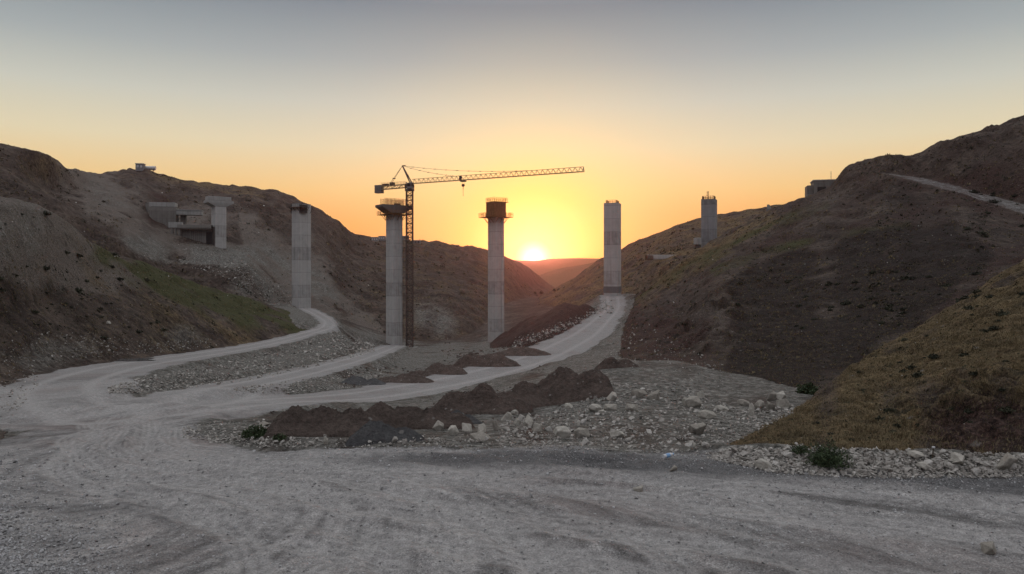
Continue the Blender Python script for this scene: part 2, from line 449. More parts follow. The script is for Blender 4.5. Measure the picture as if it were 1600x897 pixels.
# wheel tracks pressed into the road
tracks = np.zeros_like(Z)
WHEEL = [
    [(18, 5, 0), (9, 9.2, 0), (3, 11.8, 0), (-2, 13.6, 0), (-7, 16.2, 0), (-11, 20.5, 0), (-14.5, 27, 0), (-17.5, 33, 0), (-18.5, 42, 0)],
    [(20, 7.5, 0), (10, 11.4, 0), (3, 14.2, 0), (-4, 16, 0), (-8.5, 18, 0), (-12, 22, 0), (-15, 28, 0), (-14, 36, 0)],
    [(14, 3.5, 0), (6.5, 7.8, 0), (1, 11, 0), (-4.5, 13.6, 0), (-9.5, 17.5, 0), (-13.5, 25, 0), (-16.5, 33, 0)],
    [(1.5, 3, 0), (0.4, 8, 0), (-1.5, 11.8, 0), (-5, 14.8, 0), (-10, 19.5, 0), (-14, 26.5, 0), (-18.5, 36, 0)],
    [(-1.8, 3, 0), (-2.0, 8, 0), (-3.2, 11.5, 0), (-7, 15.5, 0), (-11.5, 21, 0), (-15.5, 30, 0)],
    [(10, 3, 0), (4.4, 6.8, 0), (0.6, 9.6, 0), (-4, 12.6, 0), (-9, 16.4, 0)],
    [(-14, 27, 0), (-11, 20, 0), (-8.5, 17, 0), (-5.5, 15.9, 0), (-3.2, 14.6, 0), (-1.9, 12.6, 0), (-1.7, 10.5, 0), (-2.3, 8, 0), (-3, 4, 0)],
    [(-14, 27.5, 0), (-10.5, 20, 0), (-6, 16.9, 0), (-2.2, 15.2, 0), (0.3, 12.8, 0), (1.3, 10, 0), (1.5, 7, 0), (1, 3, 0)],
    [(-14, 28, 0), (-10, 20.3, 0), (-5, 17, 0), (0, 15.4, 0), (3.2, 13, 0), (5, 10, 0), (6, 6, 0), (6.3, 3, 0)],
    [(-14, 28.5, 0), (-10, 20.8, 0), (-4.5, 17.3, 0), (1.5, 15.8, 0), (5.5, 13.8, 0), (9, 10.8, 0), (13, 6.5, 0), (16, 3, 0)],
    [(5.5, 3, 0), (3.2, 7.2, 0), (-0.6, 10.6, 0), (-6, 14.2, 0), (-11, 19, 0)],
    [(22, 9, 0), (12, 12.4, 0), (6, 14.6, 0), (0, 15.9, 0), (-6, 17.2, 0), (-10, 20, 0)],
]
nearbox = (D < 60) & (PX > -300) & (PX < 2000)
xn, yn = XW[nearbox], YW[nearbox]
tn = np.zeros(xn.shape)
zt = np.zeros(xn.shape)
for k, P in enumerate(WHEEL):
    P = resample(P, 6)
    dd, _, _ = dist_line(P, xn, yn)
    for off, wd_ in ((0.72, 0.10), (0.92, 0.085), (1.12, 0.10)):
        e = np.abs(dd - off - 0.05 * perlin(xn / 1.7, yn / 1.7, 60 + k))
        tr = np.exp(-(e / wd_) ** 2) * np.clip(0.72 + 0.8 * perlin(xn / 2.5, yn / 2.5, 20 + k), 0, 1)
        tn = np.maximum(tn, tr)
    e = np.abs(dd - 0.92)
    lug = 0.012 * np.sin(yn * 28 + xn * 9) * np.exp(-(e / 0.3) ** 2)
    zt += 0.8 * (-0.045 * np.exp(-(e / 0.30) ** 2) + 0.032 * np.exp(-((e - 0.48) / 0.13) ** 2) + lug) * np.clip(0.6 + 0.8 * perlin(xn / 3.0, yn / 3.0, 80 + k), 0, 1.2)
tracks[nearbox] = tn
Z[nearbox] += zt * roadm[nearbox]
for nm in ('left', 'mid', 'haul'):
    P = RL[nm]
    box = (roadm > 0.1) & (D > 30)
    dd, _, hw = dist_line(P, XW[box], YW[box])
    tr = np.exp(-((np.abs(dd - hw * 0.42)) / (0.5 + hw * 0.05)) ** 2)
    tracks[box] = np.maximum(tracks[box], tr)
arcA = resample([(-14, 27, 0), (-11, 20, 0), (-8.5, 17, 0), (-5.5, 15.9, 0), (-3.2, 14.6, 0), (-1.9, 12.6, 0), (-1.7, 10.5, 0), (-2.3, 8, 0), (-3, 3, 0)], 5)
arcB = resample([(-14.5, 29, 0), (-11, 22.5, 0), (-7, 18.6, 0), (-3, 17.2, 0), (2, 16.6, 0), (6.5, 15.6, 0), (10, 14.6, 0), (16, 12.6, 0), (24, 10, 0)], 5)
dA, _, _ = dist_line(arcA, xn, yn)
dB, _, _ = dist_line(arcB, xn, yn)
fan = dA / (dA + dB + 0.3) + 0.012 * perlin(xn / 1.5, yn / 1.5, 90)
along = xn * 0.7 - yn * 0.7
brk = perlin(xn / 0.35, yn / 0.35, 94) * 0.35
stk = perlin(fan * 17, along / 10.0, 91) * 0.30 + perlin(fan * 44 + brk, along / 9.0, 92) * 0.50 + perlin(fan * 110 + brk, along / 6.0, 93) * 0.40
streak = np.full_like(Z, 0.5)
streak[nearbox] = np.clip(0.5 + 0.85 * stk + 0.5 * brk, 0, 1)
Z[nearbox] += 0.009 * stk * roadm[nearbox] * smooth(40, 20, yn)
# a graded windrow of dark fines along the far edge of the near road
dd, _, hw = dist_line(RL['near'], xn, yn)
wr = np.exp(-((dd - hw + 1.3 + 0.4 * perlin(xn / 3, yn / 3, 31)) / 0.75) ** 2) * smooth(-6, 1.0, xn) * (yn > 8)
windrow = np.zeros_like(Z)
windrow[nearbox] = wr
PY0 = HOR - (Z - ZC) * FPX / D
windrow += (D < 30) * (0.42 * np.exp(-((PX - 170) / 200) ** 2 - ((PY0 - 795) / 42) ** 2) + 0.4 * np.exp(-((PX - 640) / 220) ** 2 - ((PY0 - 712) / 9) ** 2)) * (0.8 + 0.5 * perlin(XW / 0.9, YW / 0.9, 95) + 0.7 * perlin(XW / 0.22, YW / 0.22, 96))
np.clip(windrow, 0, 1, out=windrow)
Z[nearbox] += 0.06 * wr * (1 + perlin(xn / 0.4, yn / 0.4, 33))

bank = np.array([(4.4, 16.8, 0.0), (5.6, 16.0, 0.0), (6.7, 15.5, 0.0), (7.9, 15.25, 0.0), (9.1, 15.1, 0.0), (10.3, 15.0, 0.0), (12, 14.6, 0.0), (15, 13.6, 0.0)])
bd, _, _ = dist_line(bank, xn, yn)
Z[nearbox] += 0.34 * np.exp(-(bd / 0.42) ** 2) * (1 + 0.5 * perlin(xn / 0.9, yn / 0.9, 61)) * smooth(3.5, 6.0, xn)
bankm = np.zeros_like(Z)
bankm[nearbox] = np.exp(-(bd / 0.55) ** 2) * smooth(3.0, 5.5, xn)
PY = HOR - (Z - ZC) * FPX / D            # photo row of every ground point
CM = np.minimum.accumulate(PY, axis=0)


def ground_at(px, py):
    """where the sight line through a photo pixel first meets the ground"""
    j = int(np.clip(np.searchsorted(pxs, px), 0, NC - 1))
    hit = np.nonzero(CM[:, j] <= py)[0]
    i = hit[0] if len(hit) else MR - 1
    d = D[i, j]
    if i > 0 and CM[i - 1, j] > py:
        a, b = CM[i - 1, j], CM[i, j]
        d = D[i - 1, j] + (D[i, j] - D[i - 1, j]) * (a - py) / max(a - b, 1e-6)
    return ((px - 800) * d / FPX, d)


def ground_z(x, y):
    x = np.asarray(x, float); y = np.asarray(y, float)
    px = 800 + x * FPX / np.maximum(y, 0.1)
    fj = np.interp(px, pxs, np.arange(NC))
    fi = np.clip((np.log(np.maximum(y, 4.0)) - lds[0]) / 0.0058, 0, MR - 1.001)
    j = np.minimum(fj.astype(int), NC - 2); i = fi.astype(int)
    a, b = fi - i, fj - j
    return (Z[i, j] * (1 - a) + Z[i + 1, j] * a) * (1 - b) + (Z[i, j + 1] * (1 - a) + Z[i + 1, j + 1] * a) * b


# ------------------------------------------------------------------ surface cover masks
def blob(cx, cy, rx, ry, ang=0.0):
    c, s = math.cos(R(ang)), math.sin(R(ang))
    dx, dy = PX - cx, PY - cy
    a, b = (dx * c + dy * s) / rx, (-dx * s + dy * c) / ry
    return np.exp(-(a * a + b * b))


def band(pts, w):
    P = np.array([(a, b, 0.0) for a, b in pts])
    dd, _, _ = dist_line(P, PX, PY)
    return np.exp(-(dd / w) ** 2)


def polym(pts, soft):
    P = np.array(pts, float)
    ins = np.zeros(PX.shape, bool)
    n = len(P)
    for i in range(n):
        (x1, y1), (x2, y2) = P[i], P[(i + 1) % n]
        c = ((y1 > PY) != (y2 > PY)) & (PX < (x2 - x1) * (PY - y1) / (y2 - y1 + 1e-9) + x1)
        ins ^= c
    loop = np.vstack([P, P[:1]])
    dd, _, _ = dist_line(np.column_stack([loop, np.zeros(n + 1)]), PX, PY)
    return smooth(-soft, soft, np.where(ins, dd, -dd))


L = LAY
nz1 = perlin(XW / (D * 0.05), YW / (D * 0.05), 51)
nz2 = perlin(XW / 9.0, YW / 9.0, 52)
gravel = np.zeros_like(Z); grass = np.zeros_like(Z); green = np.zeros_like(Z); red = np.zeros_like(Z)
pale = np.zeros_like(Z); dark = np.zeros_like(Z)
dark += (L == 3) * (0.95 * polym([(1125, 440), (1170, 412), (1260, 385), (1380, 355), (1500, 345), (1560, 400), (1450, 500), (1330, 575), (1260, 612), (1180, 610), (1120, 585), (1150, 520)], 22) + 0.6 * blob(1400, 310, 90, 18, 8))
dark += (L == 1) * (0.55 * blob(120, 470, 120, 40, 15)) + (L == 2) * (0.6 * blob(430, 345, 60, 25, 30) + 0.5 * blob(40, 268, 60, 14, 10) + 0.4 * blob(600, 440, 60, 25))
gravel += (L == 0) * np.where(D > 240, 0.85 * smooth(330, 240, D), 1.0)
gravel += (L == 1) * (0.55 * blob(60, 555, 110, 35, -5) + 0.55 * blob(290, 522, 45, 25) + 0.5 * blob(30, 340, 60, 60, 40) + .45 * blob(-60, 400, 120, 90))
gravel += (L == 2) * (0.9 * blob(345, 396, 75, 16, 5) + 0.75 * blob(400, 445, 70, 40, 35) + 0.85 * blob(225, 385, 45, 18, 25) + 0.5 * blob(180, 310, 80, 28, 35)
                      + 0.75 * blob(680, 500, 45, 30, 30) + 0.55 * blob(515, 455, 60, 30, 40) + 0.5 * blob(430, 395, 60, 14, 38))
pale += (L == 0) * 0.4 * smooth(240, 320, D)
pale += (L == 2) * (0.9 * blob(170, 305, 90, 35, 35) + 0.6 * blob(300, 340, 60, 25) + 0.7 * blob(470, 440, 80, 60, 40) + 0.7 * blob(230, 360, 40, 30))
pale += (L == 1) * (0.6 * blob(90, 380, 90, 45, 38) + 0.5 * blob(20, 345, 60, 30, 30) + 0.3)
pale += (L == 3) * (0.6 * blob(1290, 315, 70, 22, -35) + 0.5 * blob(1540, 255, 60, 40) + 0.75 * blob(1110, 500, 40, 35) + 0.5 * blob(1040, 470, 40, 70, 35))
pale += (L == 1) * 0.7 * blob(-20, 640, 70, 45)
pale += (L == 4) * (0.55 * blob(1560, 690, 70, 50))
pale += (L == 2) * (0.75 * polym([(375, 335), (400, 335), (450, 385), (520, 445), (600, 512), (600, 530), (500, 492), (440, 484), (400, 440), (385, 400)], 8) + 0.8 * polym([(262, 382), (440, 386), (450, 412), (300, 412)], 4)
                      + 0.75 * polym([(112, 268), (150, 272), (240, 345), (280, 400), (200, 372), (140, 318)], 9) + 0.24)
gravel += (L == 2) * 0.9 * band([(285, 408), (330, 408), (382, 411)], 3.5)
pale += (L == 1) * (0.75 * polym([(-60, 300), (0, 305), (60, 322), (120, 355), (190, 400), (260, 440), (200, 450), (120, 455), (0, 440), (-60, 440)], 14))
red += (L == 3) * (0.38 + 0.85 * blob(1010, 540, 70, 50) + 0.6 * blob(1420, 430, 200, 70) + 0.7 * blob(1540, 290, 90, 30))
red += (L == 1) * 0.45 * blob(180, 480, 130, 50, 15)
red += (L == 4) * (1.0 * blob(1530, 668, 130, 62)) + (L == 6) * 1.0 + (L == 2) * (0.7 * blob(250, 330, 60, 40) + 0.5 * blob(720, 430, 120, 40) + 0.4 * blob(170, 370, 90, 30, 30)) + (L == 5) * 0.5
grass += (L == 2) * 0.15
grass += (L == 4) * (1.0 - 1.0 * blob(1540, 665, 120, 66)) + (L == 2) * (0.26 * smooth(470, 620, PX) + 0.5 * blob(330, 290, 120, 12, 10) + 0.4 * blob(40, 260, 80, 30)) + (L == 3) * (0.22 + 0.6 * band([(1000, 462), (1060, 425), (1130, 385), (1200, 345)], 16)) + (L == 1) * (0.30 + 0.25 * blob(330, 500, 160, 40, 15)) + (L == 5) * 0.6
green += (L == 1) * (1.0 * band([(170, 395), (260, 430), (340, 462), (470, 500)], 30) + 0.3 * band([(200, 440), (400, 520)], 18))
green += (L == 3) * (0.6 * band([(990, 470), (1060, 428), (1110, 400), (1200, 355), (1290, 320)], 13) + 0.55 * band([(1120, 425), (1200, 395), (1300, 370), (1420, 355)], 14))
green += (L == 2) * (0.35 * blob(40, 290, 100, 18, 15) + 0.3 * blob(620, 430, 120, 40))
green += (L == 4) * 0.2 * band([(1330, 580), (1450, 505), (1600, 415)], 30)
for m in (gravel, grass, green, red, pale, dark):
    m *= np.clip(0.8 + 0.5 * nz1 + 0.5 * nz2, 0, 1.6)
gravel += 1.2 * bankm
roadm *= 1 - 0.8 * np.clip(bankm * 1.3, 0, 1)
np.clip(gravel, 0, 1, out=gravel); np.clip(grass, 0, 1, out=grass); np.clip(green, 0, 1, out=green); np.clip(red, 0, 1, out=red); np.clip(pale, 0, 1, out=pale); np.clip(dark, 0, 1, out=dark)
road_tone = 0.46 * trackm + roadm  # weaker light on the upper track is put into its colour
tracks = np.maximum(tracks, 0.40 * roadm * smooth(24, 40, D))

# ------------------------------------------------------------------ materials
def new_mat(name):
    m = bpy.data.materials.new(name)
    m.use_nodes = True
    return m, NT(m.node_tree)


def principled(nt, color, rough, bump=None, bstr=0.5, bdist=0.05, metal=0.0, spec=0.25):
    p = nt.n('ShaderNodeBsdfPrincipled')
    nt.set(p.inputs['Base Color'], color)
    nt.set(p.inputs['Roughness'], rough)
    p.inputs['Metallic'].default_value = metal
    p.inputs['Specular IOR Level'].default_value = spec
    if bump is not None:
        b = nt.n('ShaderNodeBump', ins={'Height': bump})
        b.inputs['Strength'].default_value = bstr
        b.inputs['Distance'].default_value = bdist
        nt.t.links.new(b.outputs[0], p.inputs['Normal'])
    nt.n('ShaderNodeOutputMaterial', ins={'Surface': p.outputs[0]})
    return p


def terrain_material():
    m, t = new_mat('terrain')
    pos = t.n('ShaderNodeNewGeometry').outputs['Position']
    n_big = t.noise(pos, 0.11, 8, 0.68)
    n_mid = t.noise(pos, 0.9, 6, 0.62)
    n_fine = t.noise(pos, 7.0, 6, 0.65)
    n_grit = t.noise(pos, 38.0, 3, 0.6)
    a = {k: t.attr(k) for k in ('m_road', 'm_gravel', 'm_grass', 'm_green', 'm_red', 'm_pale', 'm_track', 'm_windrow', 'm_streak', 'm_dark')}

    def edge(mask, lo=0.32, hi=0.62, amp=0.75):
        v = t.math('ADD', mask, t.math('MULTIPLY', t.math('SUBTRACT', t.math('ADD', t.math('MULTIPLY', n_mid, 0.6), t.math('MULTIPLY', n_fine, 0.4)), 0.5), amp))
        return t.maprange(v, lo, hi)
    soil = t.ramp(t.math('ADD', t.math('MULTIPLY', n_big, 0.45), t.math('ADD', t.math('MULTIPLY', n_mid, 0.35), t.math('MULTIPLY', n_fine, 0.2))),
                  [(0.38, (0.018, 0.0125, 0.010)), (0.48, (0.052, 0.038, 0.030)), (0.60, (0.125, 0.095, 0.074))])
    redc = t.ramp(n_fine, [(0.36, (0.016, 0.0095, 0.008)), (0.5, (0.046, 0.027, 0.0215)), (0.64, (0.105, 0.064, 0.051))])
    palec = t.ramp(n_fine, [(0.36, (0.055, 0.044, 0.036)), (0.5, (0.128, 0.106, 0.088)), (0.64, (0.23, 0.196, 0.165))])
    grassc = t.ramp(t.math('ADD', t.math('MULTIPLY', n_mid, 0.5), t.math('MULTIPLY', n_fine, 0.5)),
                    [(0.37, (0.038, 0.026, 0.014)), (0.5, (0.118, 0.082, 0.042)), (0.62, (0.22, 0.160, 0.085))])
    greenc = t.ramp(n_fine, [(0.34, (0.022, 0.024, 0.009)), (0.5, (0.052, 0.053, 0.020)), (0.68, (0.10, 0.095, 0.038))])
    c = soil
    c = t.mix(edge(a['m_pale']), c, palec)
    c = t.mix(edge(a['m_red']), c, redc)
    c = t.mix(edge(a['m_grass']), c, grassc)
    c = t.mix(edge(a['m_green']), c, greenc)
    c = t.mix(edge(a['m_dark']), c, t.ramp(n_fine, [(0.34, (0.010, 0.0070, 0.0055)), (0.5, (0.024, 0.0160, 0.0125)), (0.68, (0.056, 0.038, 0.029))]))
    # broken stone
    vcol = t.n('ShaderNodeTexVoronoi', ins={'Vector': pos, 'Scale': 4.2})
    vs = t.n('ShaderNodeSeparateColor', ins={0: vcol.outputs['Color']}).outputs[0]
    vd = vcol.outputs['Distance']
    vsm = t.n('ShaderNodeTexVoronoi', ins={'Vector': pos, 'Scale': 17.0})
    vs2 = t.n('ShaderNodeSeparateColor', ins={0: vsm.outputs['Color']}).outputs[0]
    stone = t.ramp(t.math('ADD', t.math('MULTIPLY', vs, 0.45), t.math('ADD', t.math('MULTIPLY', vs2, 0.25), t.math('MULTIPLY', n_mid, 0.45))),
                   [(0.22, (0.045, 0.042, 0.035)), (0.45, (0.108, 0.101, 0.086)), (0.70, (0.195, 0.184, 0.160)), (0.92, (0.38, 0.36, 0.32))])
    c = t.mix(edge(a['m_gravel'], 0.25, 0.7, 0.9), c, stone)
    # low dark cushions of scrub and single pale stones on the slopes
    v3 = t.n('ShaderNodeTexVoronoi', ins={'Vector': pos, 'Scale': 0.42})
    d3 = t.math('ADD', v3.outputs['Distance'], t.math('MULTIPLY', n_fine, 0.5))
    scrub = t.math('MULTIPLY', t.maprange(d3, 0.60, 0.38), t.maprange(n_big, 0.46, 0.56))
    slope = t.math('MULTIPLY', t.math('SUBTRACT', 1.0, a['m_road']), t.math('SUBTRACT', 1.0, a['m_gravel'], clamp=True), clamp=True)
    c = t.mix(t.math('MULTIPLY', t.math('MULTIPLY', scrub, slope), 0.8), c, (0.012, 0.012, 0.008))
    v4 = t.n('ShaderNodeTexVoronoi', ins={'Vector': pos, 'Scale': 1.5})
    st4 = t.math('MULTIPLY', t.maprange(v4.outputs['Distance'], 0.22, 0.14), t.maprange(t.n('ShaderNodeSeparateColor', ins={0: v4.outputs['Color']}).outputs[1], 0.86, 0.9))
    c = t.mix(t.math('MULTIPLY', t.math('MULTIPLY', st4, slope), 0.7), c, (0.22, 0.20, 0.175))
    # roads: dusty crushed limestone
    road = t.ramp(t.math('ADD', t.math('MULTIPLY', n_fine, 0.45), t.math('ADD', t.math('MULTIPLY', n_grit, 0.35), t.math('MULTIPLY', n_mid, 0.25))),
                  [(0.30, (0.070, 0.066, 0.062)), (0.50, (0.184, 0.174, 0.163)), (0.68, (0.36, 0.345, 0.326))])
    road = t.mix(t.maprange(n_big, 0.50, 0.62, 0, 0.75), road, (0.150, 0.122, 0.110), 'MIX')
    road = t.mix(1.0, road, t.ramp(a['m_streak'], [(0.0, (0.50, 0.49, 0.485)), (0.5, (1, 1, 1)), (1.0, (1.42, 1.41, 1.39))]), 'MULTIPLY')
    road = t.mix(t.math('MULTIPLY', a['m_track'], 0.9), road, t.ramp(n_fine, [(0.3, (0.240, 0.227, 0.211)), (0.7, (0.40, 0.38, 0.355))]))
    road = t.mix(t.math('MULTIPLY', edge(a['m_windrow'], 0.2, 0.7, 0.9), 0.75), road, t.ramp(n_grit, [(0.35, (0.035, 0.034, 0.034)), (0.65, (0.095, 0.092, 0.090))]))
    c = t.mix(edge(a['m_road'], 0.35, 0.6, 1.0), c, road)
    grit = t.ramp(n_grit, [(0.3, (0.72, 0.72, 0.72)), (0.7, (1.22, 1.22, 1.22))])
    c = t.mix(1.0, c, grit, 'MULTIPLY')
    h = t.math('ADD', t.math('MULTIPLY', n_mid, 0.9), t.math('ADD', t.math('MULTIPLY', n_fine, 0.22), t.math('MULTIPLY', n_grit, 0.05)))
    h = t.math('SUBTRACT', h, t.math('MULTIPLY', t.math('MULTIPLY', vd, 0.35), a['m_gravel']))
    h = t.math('MULTIPLY', h, t.math('SUBTRACT', 1.0, t.math('MULTIPLY', a['m_road'], 0.72)))
    principled(t, c, 0.93, h, 1.0, 0.75, spec=0.12)
    return m


def concrete_material(name, base=(0.30, 0.30, 0.29), lift=4.4, streak=0.5):
    m, t = new_mat(name)
    tcn = t.n('ShaderNodeTexCoord').outputs['Object']
    s = t.n('ShaderNodeSeparateXYZ', ins={0: tcn})
    n1 = t.noise(tcn, 0.5, 6, 0.6)
    st = t.noise(t.n('ShaderNodeMapping', ins={0: tcn, 3: (2.2, 2.2, 0.05)}).outputs[0], 1.0, 5, 0.6)
    zl = t.math('DIVIDE', s.outputs[2], lift)
    fr = t.math('FRACT', zl)
    joint = t.math('LESS_THAN', fr, 0.025)
    wn = t.n('ShaderNodeTexWhiteNoise', noise_dimensions='1D', ins={'W': t.math('FLOOR', zl)}).outputs[0]
    v = t.math('ADD', t.math('MULTIPLY', n1, 0.45), t.math('ADD', t.math('MULTIPLY', st, streak), t.math('MULTIPLY', wn, 0.22)))
    b = np.array(base)
    c = t.ramp(v, [(0.34, tuple(b * 0.52)), (0.56, tuple(b)), (0.80, tuple(b * 1.22))])
    c = t.mix(t.math('MULTIPLY', joint, 0.6), c, tuple(b * 0.35))
    # formwork panel joints and tie holes
    bx_ = t.math('LESS_THAN', t.math('FRACT', t.math('DIVIDE', t.math('ADD', s.outputs[0], 100.0), 1.25)), 0.035)
    by_ = t.math('LESS_THAN', t.math('FRACT', t.math('DIVIDE', t.math('ADD', s.outputs[1], 100.3), 1.25)), 0.035)
    bz_ = t.math('LESS_THAN', t.math('FRACT', t.math('DIVIDE', s.outputs[2], 1.1)), 0.03)
    c = t.mix(t.math('MULTIPLY', t.math('MAXIMUM', t.math('MAXIMUM', bx_, by_), bz_), 0.22), c, tuple(b * 0.45))
    rust = t.maprange(t.noise(t.n('ShaderNodeMapping', ins={0: tcn, 3: (1.1, 1.1, 0.07)}).outputs[0], 1.0, 3), 0.60, 0.74)
    c = t.mix(t.math('MULTIPLY', rust, 0.45), c, (b[0] * 0.52, b[1] * 0.45, b[2] * 0.38))
    principled(t, c, 0.88, t.math('ADD', n1, t.math('MULTIPLY', joint, -0.4)), 0.4, 0.1, spec=0.2)
    return m


def noisy_material(name, lo, hi, scale=3.0, rough=0.8, metal=0.0, bdist=0.03, spec=0.25, rnd=0.0):
    m, t = new_mat(name)
    tcn = t.n('ShaderNodeTexCoord').outputs['Object']
    n1 = t.noise(tcn, scale, 6, 0.62)
    f = n1
    if rnd:
        oi = t.n('ShaderNodeObjectInfo').outputs['Random']
        f = t.math('ADD', t.math('MULTIPLY', n1, 1.0), t.math('MULTIPLY', t.math('SUBTRACT', oi, 0.5), rnd))
    c = t.ramp(f, [(0.3, lo), (0.7, hi)])
    principled(t, c, rough, n1, 0.6, bdist, metal=metal, spec=spec)
    return m


def stone_material(name, stops):
    m, t = new_mat(name)
    pos = t.n('ShaderNodeNewGeometry').outputs['Position']
    oi = t.n('ShaderNodeObjectInfo').outputs['Random']
    at = t.attr('tint')
    n1 = t.noise(pos, 9.0, 6, 0.65)
    n2 = t.noise(pos, 45.0, 3, 0.6)
    f = t.math('ADD', t.math('MULTIPLY', n1, 0.55), t.math('ADD', t.math('MULTIPLY', n2, 0.2), t.math('MULTIPLY', t.math('ADD', oi, at), 0.25)))
    c = t.ramp(f, stops)
    principled(t, c, 0.9, t.math('ADD', n1, t.math('MULTIPLY', n2, 0.3)), 0.7, 0.05, spec=0.15)
    return m


def clod_material(name, lo, hi):
    m, t = new_mat(name)
    pos = t.n('ShaderNodeNewGeometry').outputs['Position']
    n0 = t.noise(pos, 1.1, 4, 0.6); n1 = t.noise(pos, 5.0, 6, 0.68); n2 = t.noise(pos, 22.0, 4, 0.65)
    c = t.ramp(t.math('ADD', t.math('MULTIPLY', n0, 0.35), t.math('ADD', t.math('MULTIPLY', n1, 0.4), t.math('MULTIPLY', n2, 0.25))), [(0.36, lo), (0.64, hi)])
    v = t.n('ShaderNodeTexVoronoi', ins={'Vector': pos, 'Scale': 3.2})
    st = t.math('MULTIPLY', t.maprange(v.outputs['Distance'], 0.26, 0.16), t.maprange(t.n('ShaderNodeSeparateColor', ins={0: v.outputs['Color']}).outputs[0], 0.78, 0.84))
    c = t.mix(t.math('MULTIPLY', st, 0.8), c, (0.27, 0.25, 0.225))
    principled(t, c, 0.95, t.math('ADD', n1, t.math('MULTIPLY', n2, 0.35)), 1.0, 0.28, spec=0.1)
    return m


MAT = {}
MAT['terrain'] = terrain_material()
MAT['concrete'] = concrete_material('pier_concrete', (0.40, 0.385, 0.36))
MAT['concrete_cap'] = concrete_material('cap_concrete', (0.31, 0.305, 0.285), 50)
MAT['concrete_dark'] = concrete_material('old_concrete', (0.20, 0.188, 0.168), 3.0)
MAT['concrete_grey'] = concrete_material('grey_pier_concrete', (0.235, 0.24, 0.24))  # greyer concrete, with the pier's shaded facing put into the tone too
MAT['concrete_base'] = concrete_material('dark_base_concrete', (0.15, 0.145, 0.138), 50)  # darker concrete for the band round one pier's foot
MAT['cap_dark'] = concrete_material('dark_cap_concrete', (0.13, 0.12, 0.11), 50)  # darker concrete for the flared cap
MAT['formwork'] = noisy_material('formwork_boards', (0.10, 0.055, 0.022), (0.22, 0.12, 0.050), 1.5, 0.75)
MAT['dark_form'] = noisy_material('dark_formwork', (0.045, 0.04, 0.038), (0.11, 0.095, 0.085), 1.5, 0.8)
MAT['rail'] = noisy_material('scaffold_steel', (0.16, 0.085, 0.035), (0.30, 0.17, 0.07), 2.0, 0.55, 0.3)
MAT['crane'] = noisy_material('crane_paint', (0.34, 0.24, 0.13), (0.46, 0.33, 0.19), 1.0, 0.5, 0.0)
MAT['crane_dark'] = noisy_material('crane_mast_paint', (0.055, 0.042, 0.040), (0.115, 0.085, 0.070), 1.0, 0.55, 0.0)
MAT['steel'] = noisy_material('grey_steel', (0.12, 0.12, 0.12), (0.22, 0.21, 0.20), 2.0, 0.45, 0.5)
MAT['weight'] = noisy_material('counterweight_concrete', (0.14, 0.13, 0.12), (0.24, 0.22, 0.20), 1.0, 0.8)
MAT['white'] = noisy_material('white_sheet', (0.45, 0.45, 0.44), (0.68, 0.67, 0.65), 1.2, 0.5)
MAT['grey_paint'] = noisy_material('grey_paint', (0.16, 0.165, 0.165), (0.26, 0.26, 0.255), 0.8, 0.6)
MAT['dark'] = noisy_material('dark_opening', (0.012, 0.012, 0.013), (0.03, 0.03, 0.03), 1.0, 0.4)  # for dark glass, and for shade painted into gaps and openings
MAT['rock'] = stone_material('pale_rock', [(0.22, (0.14, 0.122, 0.10)), (0.48, (0.29, 0.265, 0.222)), (0.70, (0.46, 0.43, 0.37)), (0.9, (0.60, 0.57, 0.51))])
MAT['rubble'] = stone_material('rubble_stone', [(0.22, (0.14, 0.122, 0.103)), (0.5, (0.31, 0.285, 0.25)), (0.75, (0.52, 0.49, 0.44)), (0.95, (0.64, 0.62, 0.57))])
MAT['gravel'] = stone_material('road_gravel', [(0.2, (0.07, 0.068, 0.066)), (0.45, (0.24, 0.232, 0.222)), (0.7, (0.46, 0.45, 0.435)), (1.0, (0.58, 0.57, 0.55))])
MAT['dark_rock'] = stone_material('grey_rock', [(0.2, (0.07, 0.066, 0.063)), (0.5, (0.13, 0.125, 0.12)), (0.8, (0.22, 0.21, 0.20))])
MAT['mound'] = clod_material('brown_soil', (0.038, 0.029, 0.024), (0.170, 0.130, 0.108))
MAT['mound_grey'] = clod_material('grey_soil', (0.050, 0.049, 0.049), (0.150, 0.145, 0.140))
MAT['leaf'] = noisy_material('bush_leaves', (0.022, 0.034, 0.014), (0.060, 0.082, 0.034), 6.0, 0.7)
MAT['leaf_dark'] = noisy_material('tussock_blades', (0.020, 0.022, 0.013), (0.050, 0.050, 0.028), 5.0, 0.8, rnd=0.3)
MAT['straw'] = noisy_material('dry_grass_blades', (0.085, 0.064, 0.034), (0.22, 0.170, 0.090), 0.6, 0.8)
MAT['wood'] = noisy_material('bush_stem', (0.05, 0.037, 0.026), (0.10, 0.075, 0.05), 8.0, 0.9)
MAT['blue'] = noisy_material('blue_plastic', (0.12, 0.24, 0.42), (0.25, 0.42, 0.62), 9.0, 0.3)


# ------------------------------------------------------------------ object helpers
def tag(o, label, cat, group=None):
    o['label'] = label
    o['category'] = cat
    if group:
        o['group'] = group
    return o


def mesh_from(name, verts, faces, mat, smooth_shade=False):
    me = bpy.data.meshes.new(name)
    verts = np.asarray(verts, dtype=np.float32)
    faces = np.asarray(faces, dtype=np.int32)
    k = faces.shape[1]
    me.vertices.add(len(verts)); me.vertices.foreach_set('co', verts.ravel())
    me.loops.add(faces.size); me.loops.foreach_set('vertex_index', faces.ravel())
    me.polygons.add(len(faces))
    me.polygons.foreach_set('loop_start', np.arange(len(faces), dtype=np.int32) * k)
    me.polygons.foreach_set('use_smooth', np.full(len(faces), smooth_shade))
    me.update(calc_edges=True)
    me.materials.append(mat)
    return me


